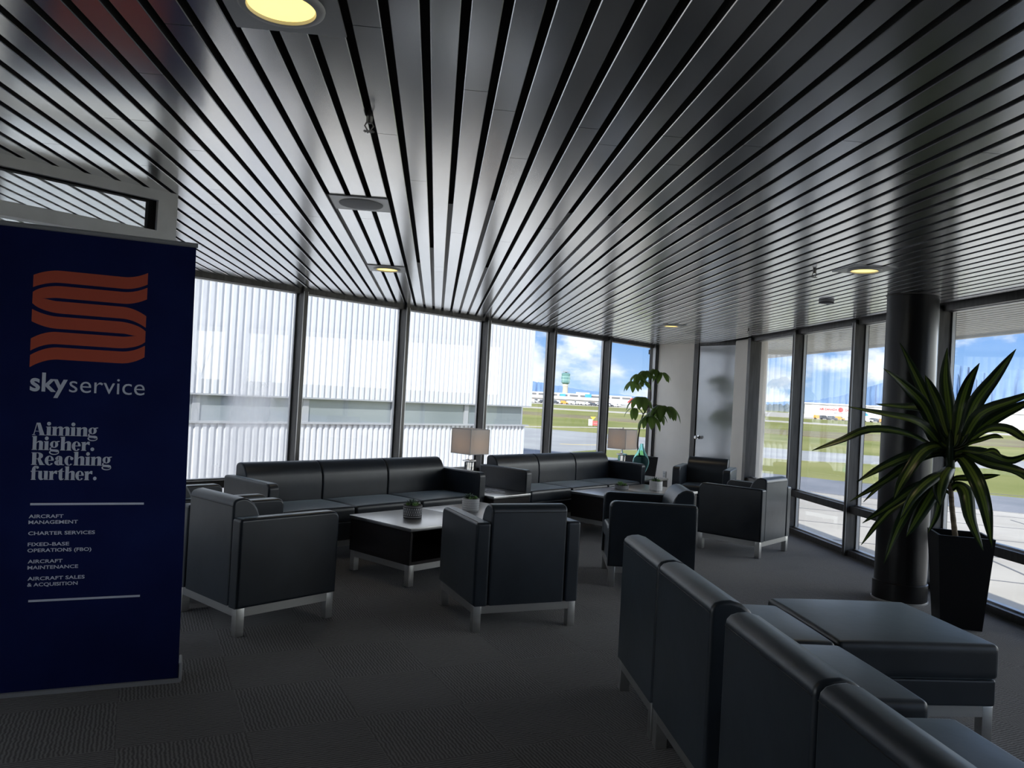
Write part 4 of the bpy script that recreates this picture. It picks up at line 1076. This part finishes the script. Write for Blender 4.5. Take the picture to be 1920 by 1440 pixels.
# terminal garage
tm = empty('terminal_building', polar(9.6, 520), -math.radians(9.6), 'long pale terminal building with dark window bands behind the white hall', 'building')
b = MB(); b.box((-10, 10, 2.9), (104, 20, 5.8)); b.build('wall', M['white_bld'], tm)
for z in (1.2, 2.9, 4.5):
    b = MB(); 
    for k in range(15): b.box((-58+6.9*k, -.2, z), (5.4, .6, .8))
    b.build('window_band', M['dark_open'], tm)
for x, w_, h_ in ((13.5, 4.2, 4.8), (-3.2, 3.6, 4.2)):
    b = MB(); b.box((x, -1, 1.0+h_/2), (w_, 1.6, h_)); tag(b.build('blue_panel', M['blue_panel'], tm), 'bright blue facade panel')
b = MB(); b.box((-48, 8, 6.4), (12, 8, 1.2)); b.box((10, 8, 6.3), (9, 8, 1.0)); b.build('roof_unit', M['white_bld'], tm)
hl = empty('cargo_hall', polar(9.6, 400), -math.radians(9.6), 'long low white-roofed hall across the airfield under the control tower', 'building')
b = MB(); b.box((0, 8, 1.0), (86, 16, 2.0)); b.build('wall', M['white_bld'], hl)
b = MB(); b.add([(-44, -1, 1.9), (44, -1, 1.9), (44, 17, 3.0), (-44, 17, 3.0), (-44, -1, 2.3), (44, -1, 2.3), (44, 17, 3.4), (-44, 17, 3.4)], [(0, 3, 2, 1), (4, 5, 6, 7), (0, 1, 5, 4), (1, 2, 6, 5), (2, 3, 7, 6), (3, 0, 4, 7)]); b.build('roof', M['white_roof'], hl)
# cargo hangar with lettering, seen through the right windows
cg = empty('cargo_building', polar(32.5, 330), -math.radians(32.5), 'big white cargo building with red lettering seen through the right windows', 'building')
b = MB(); b.box((0, 15, 2.8), (75, 30, 5.6)); b.box((45, 22, 3.6), (40, 30, 7.2)); b.build('wall', M['white_bld'], cg)
b = MB(); b.box((0, 15, 5.75), (76, 31, .5)); b.box((45, 22, 7.4), (41, 31, .5)); b.build('roof', M['white_roof'], cg)
b = MB(); b.box((-25, -.1, 1.2), (3.2, .3, 2.4)); b.box((-8, -.1, 1.2), (3.2, .3, 2.4)); b.box((12, -.1, 1.2), (6.2, .3, 2.4)); b.build('dock_door', M['dark_open'], cg)
lt = MB(); vs, fs = text_polys('AIR CANADA', 1, .02)
x0 = min(v[0] for v in vs); x1 = max(v[0] for v in vs)
lt.add([(-32 + (v[0]-x0)/(x1-x0)*6.6, -.15, 3.3+v[1]*1.1) for v in vs], fs)
vs, fs = text_polys('CARGO', 1, .02); x0 = min(v[0] for v in vs); x1 = max(v[0] for v in vs)
lt.add([(-22.6 + (v[0]-x0)/(x1-x0)*3.0, -.15, 3.3+v[1]*1.1) for v in vs], fs)
lt.add([(-24.2 + .9*math.cos(a*PI/8), -.15, 3.7 + .9*math.sin(a*PI/8)) for a in range(16)], [tuple(range(16))])
lt.build('lettering', M['red'], cg, rec=False)

# taxiway sign
sg = empty('taxiway_sign', (14.3, 69.8, ZG), -math.radians(11.5), 'red and white taxiway sign standing in the airfield grass', 'sign')
b = MB(); b.box((-.62, 0, .75), (.82, .2, 1.3)); b.build('white_panel', M['white_roof'], sg)
b = MB(); b.box((.38, 0, .65), (1.15, .2, .95)); b.build('red_panel', M['pink_red'], sg)
for x in (-.9, -.3, .3, .8):
    b = MB(); b.box((x, 0, .09), (.08, .08, .2)); b.build('post', M['flash'], sg)
b = MB(); b.box((-.62, -.11, .62), (.36, .02, .1)); b.box((-.62, -.11, .9), (.36, .02, .1)); b.box((.38, -.11, .62), (.8, .02, .12)); b.build('sign_marking', M['flash'], sg)
fl = empty('marker_flag', (15.1, 74, ZG), 0, 'small yellow marker behind the red and white taxiway sign', 'marker')
b = MB(); b.add([(-.55, 0, 1.55), (.55, 0, 1.55), (0, 0, .95), (-.55, .08, 1.55), (.55, .08, 1.55), (0, .08, .95)], [(0, 2, 1), (3, 4, 5), (0, 1, 4, 3), (1, 2, 5, 4), (2, 0, 3, 5)]); b.build('marker_plate', M['yellow_paint'], fl)
b = MB(); b.box((0, .04, .5), (.06, .06, 1.0)); b.build('post', M['flash'], fl)

sg.scale = (.45,)*3; fl.scale = (.5,)*3
# parked aircraft and ground vehicles, far off
def airliner(loc, rz, s, m_tail, lab):
    r = empty('parked_airliner', loc, rz, lab, 'airliner', 'parked airliners across the airfield')
    pr = [(0, -17), (.9, -16.2), (1.6, -14.5), (1.9, -11), (1.9, 8), (1.5, 12), (.7, 16), (.1, 18)]
    b = MB(); b.lathe(pr, 14); R = Matrix.Translation((0, 0, 3.4*s)) @ Matrix.Rotation(PI/2, 4, 'Y'); b.v = [tuple(R @ (Vector(v)*s)) for v in b.v]; b.build('fuselage', M['v_white'], r, smooth=50)
    for sy in (-1, 1):
        b = MB(); P = [(-2, sy*1.6), (4, sy*1.6), (9, sy*15), (7.4, sy*15)]; P = P if sy > 0 else P[::-1]; b.prism([(a*s, c*s) for a, c in P], 2.6*s, 2.95*s); b.build('wing', M['flash'], r)
        b = MB(); b.lathe([(.8*s, -1.8*s), (.9*s, 0), (.6*s, 1.8*s)], 10); R = Matrix.Translation((1.2*s, sy*5*s, 1.7*s)) @ Matrix.Rotation(PI/2, 4, 'Y'); b.v = [tuple(R @ Vector(v)) for v in b.v]; b.build('engine', M['v_white'], r, smooth=50)
    b = MB(); q = [(11, 4.8), (16.6, 4.4), (18.6, 9.8), (16.4, 9.8)]
    b.add([(a*s, -.18*s, c*s) for a, c in q] + [(a*s, .18*s, c*s) for a, c in q], [(0, 1, 2, 3), (7, 6, 5, 4), (0, 4, 5, 1), (1, 5, 6, 2), (2, 6, 7, 3), (3, 7, 4, 0)]); b.build('tail_fin', m_tail, r)
    for x, y in ((-12, 0), (2, 2.4), (2, -2.4)):
        b = MB(); b.box((x*s, y*s, .9*s), (.7*s, .5*s, 1.8*s)); b.build('landing_gear', M['tyre'], r)
airliner(polar(28.3, 285), .5, .42, M['red'], 'white parked airliner with a red tail in front of the lettered cargo building')
airliner(polar(30.9, 300), 2.9, .42, M['blue_panel'], 'white parked airliner with a blue tail left of the black column')
airliner(polar(13.2, 330), .2, .4, M['red'], 'white parked airliner with a red tail behind the umbrella plant')
def vehicle(m):
    r = empty('ground_vehicle', (0, 0, 0), 0)
    b = MB(); b.prism([(-2.6, -1), (2.6, -1), (2.6, 1), (-2.6, 1)], .5, 1.5); b.prism([(-2.5, -.95), (.8, -.95), (.8, .95), (-2.5, .95)], 1.5, 2.4); b.build('vehicle_body', m, r)
    b = MB()
    b.box((1.0, 0, 1.8), (.6, 1.8, .7)); b.build('windscreen', M['v_dark'], r)
    for x in (-1.6, 1.7):
        for y in (-.95, .95):
            b = MB(); b.lathe([(.5, -.12), (.5, .12)], 12); R = Matrix.Translation((x, y, .5)) @ Matrix.Rotation(PI/2, 4, 'X'); b.v = [tuple(R @ Vector(v)) for v in b.v]; b.build('wheel', M['tyre'], r)
    return r
VL = {'w': 'white ground vehicle in the row parked across the airfield', 'd': 'dark ground vehicle in the row parked across the airfield', 'o': 'orange ground vehicle in the row parked across the airfield'}
VG = {'w': 'white vehicles across the airfield', 'd': 'dark vehicles across the airfield', 'o': 'orange vehicles across the airfield'}
vm = {'w': vehicle(M['v_white']), 'd': vehicle(M['v_dark']), 'o': vehicle(M['v_orange'])}
used = set()
seq = [(az, random.choice('wwwwwddo')) for az in [6.8+.155*k for k in range(42)]] + [(az, random.choice('wwdo')) for az in [26.9+.45*k for k in range(10)]]
for k in 'wdo':
    if k not in [q for _, q in seq]: seq[0] = (seq[0][0], k)
for az, k in seq:
    o = vm[k] if k not in used else copy_tree(vm[k]); used.add(k)
    o.location = polar(az + random.uniform(-.06, .06), random.uniform(300, 330) if az < 20 else random.uniform(262, 280), ZG+.07); o.rotation_euler.z = random.uniform(-.4, .4) - math.radians(az); o.scale = (.55,)*3
    tag(o, VL[k], 'vehicle', VG[k])
# far tree belt and mountains
def ridge(name, prof, dist, m, depth, base=-4, jag=0.0, n_sub=10):
    rnd = random.Random(3); P = []
    for (a0, t0), (a1, t1) in zip(prof, prof[1:]):
        for i in range(n_sub):
            u = i/n_sub; P.append((a0+(a1-a0)*u, (t0+(t1-t0)*u) + jag*rnd.uniform(-1, 1)))
    P.append(prof[-1]); n = len(P); b = MB(); rows = [(-depth, 0), (-depth*.55, .42), (-depth*.25, .76), (0, 1.0), (depth, 0)]
    for dd, k in rows:
        for i, (az, t) in enumerate(P):
            d = dist+dd*(1+.12*math.sin(i*1.7)); p = polar(az, d, 0); z = base + (t*dist+1.5-base)*k*(1+.06*math.sin(i*2.3+dd)*(k < 1))
            b.v.append((p.x, p.y, z))
    for r_ in range(len(rows)-1):
        for i in range(n-1): b.f.append((r_*n+i, r_*n+i+1, (r_+1)*n+i+1, (r_+1)*n+i)); b.m.append(0)
    return b.build(name, m, smooth=80)
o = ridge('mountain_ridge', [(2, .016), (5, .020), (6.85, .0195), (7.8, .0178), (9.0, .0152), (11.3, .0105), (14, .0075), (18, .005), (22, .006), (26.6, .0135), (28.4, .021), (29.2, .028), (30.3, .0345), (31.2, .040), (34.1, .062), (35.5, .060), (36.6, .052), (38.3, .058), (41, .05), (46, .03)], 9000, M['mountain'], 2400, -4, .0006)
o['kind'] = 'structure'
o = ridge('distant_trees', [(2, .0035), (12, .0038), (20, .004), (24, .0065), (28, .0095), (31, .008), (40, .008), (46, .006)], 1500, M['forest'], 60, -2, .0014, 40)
o['kind'] = 'stuff'
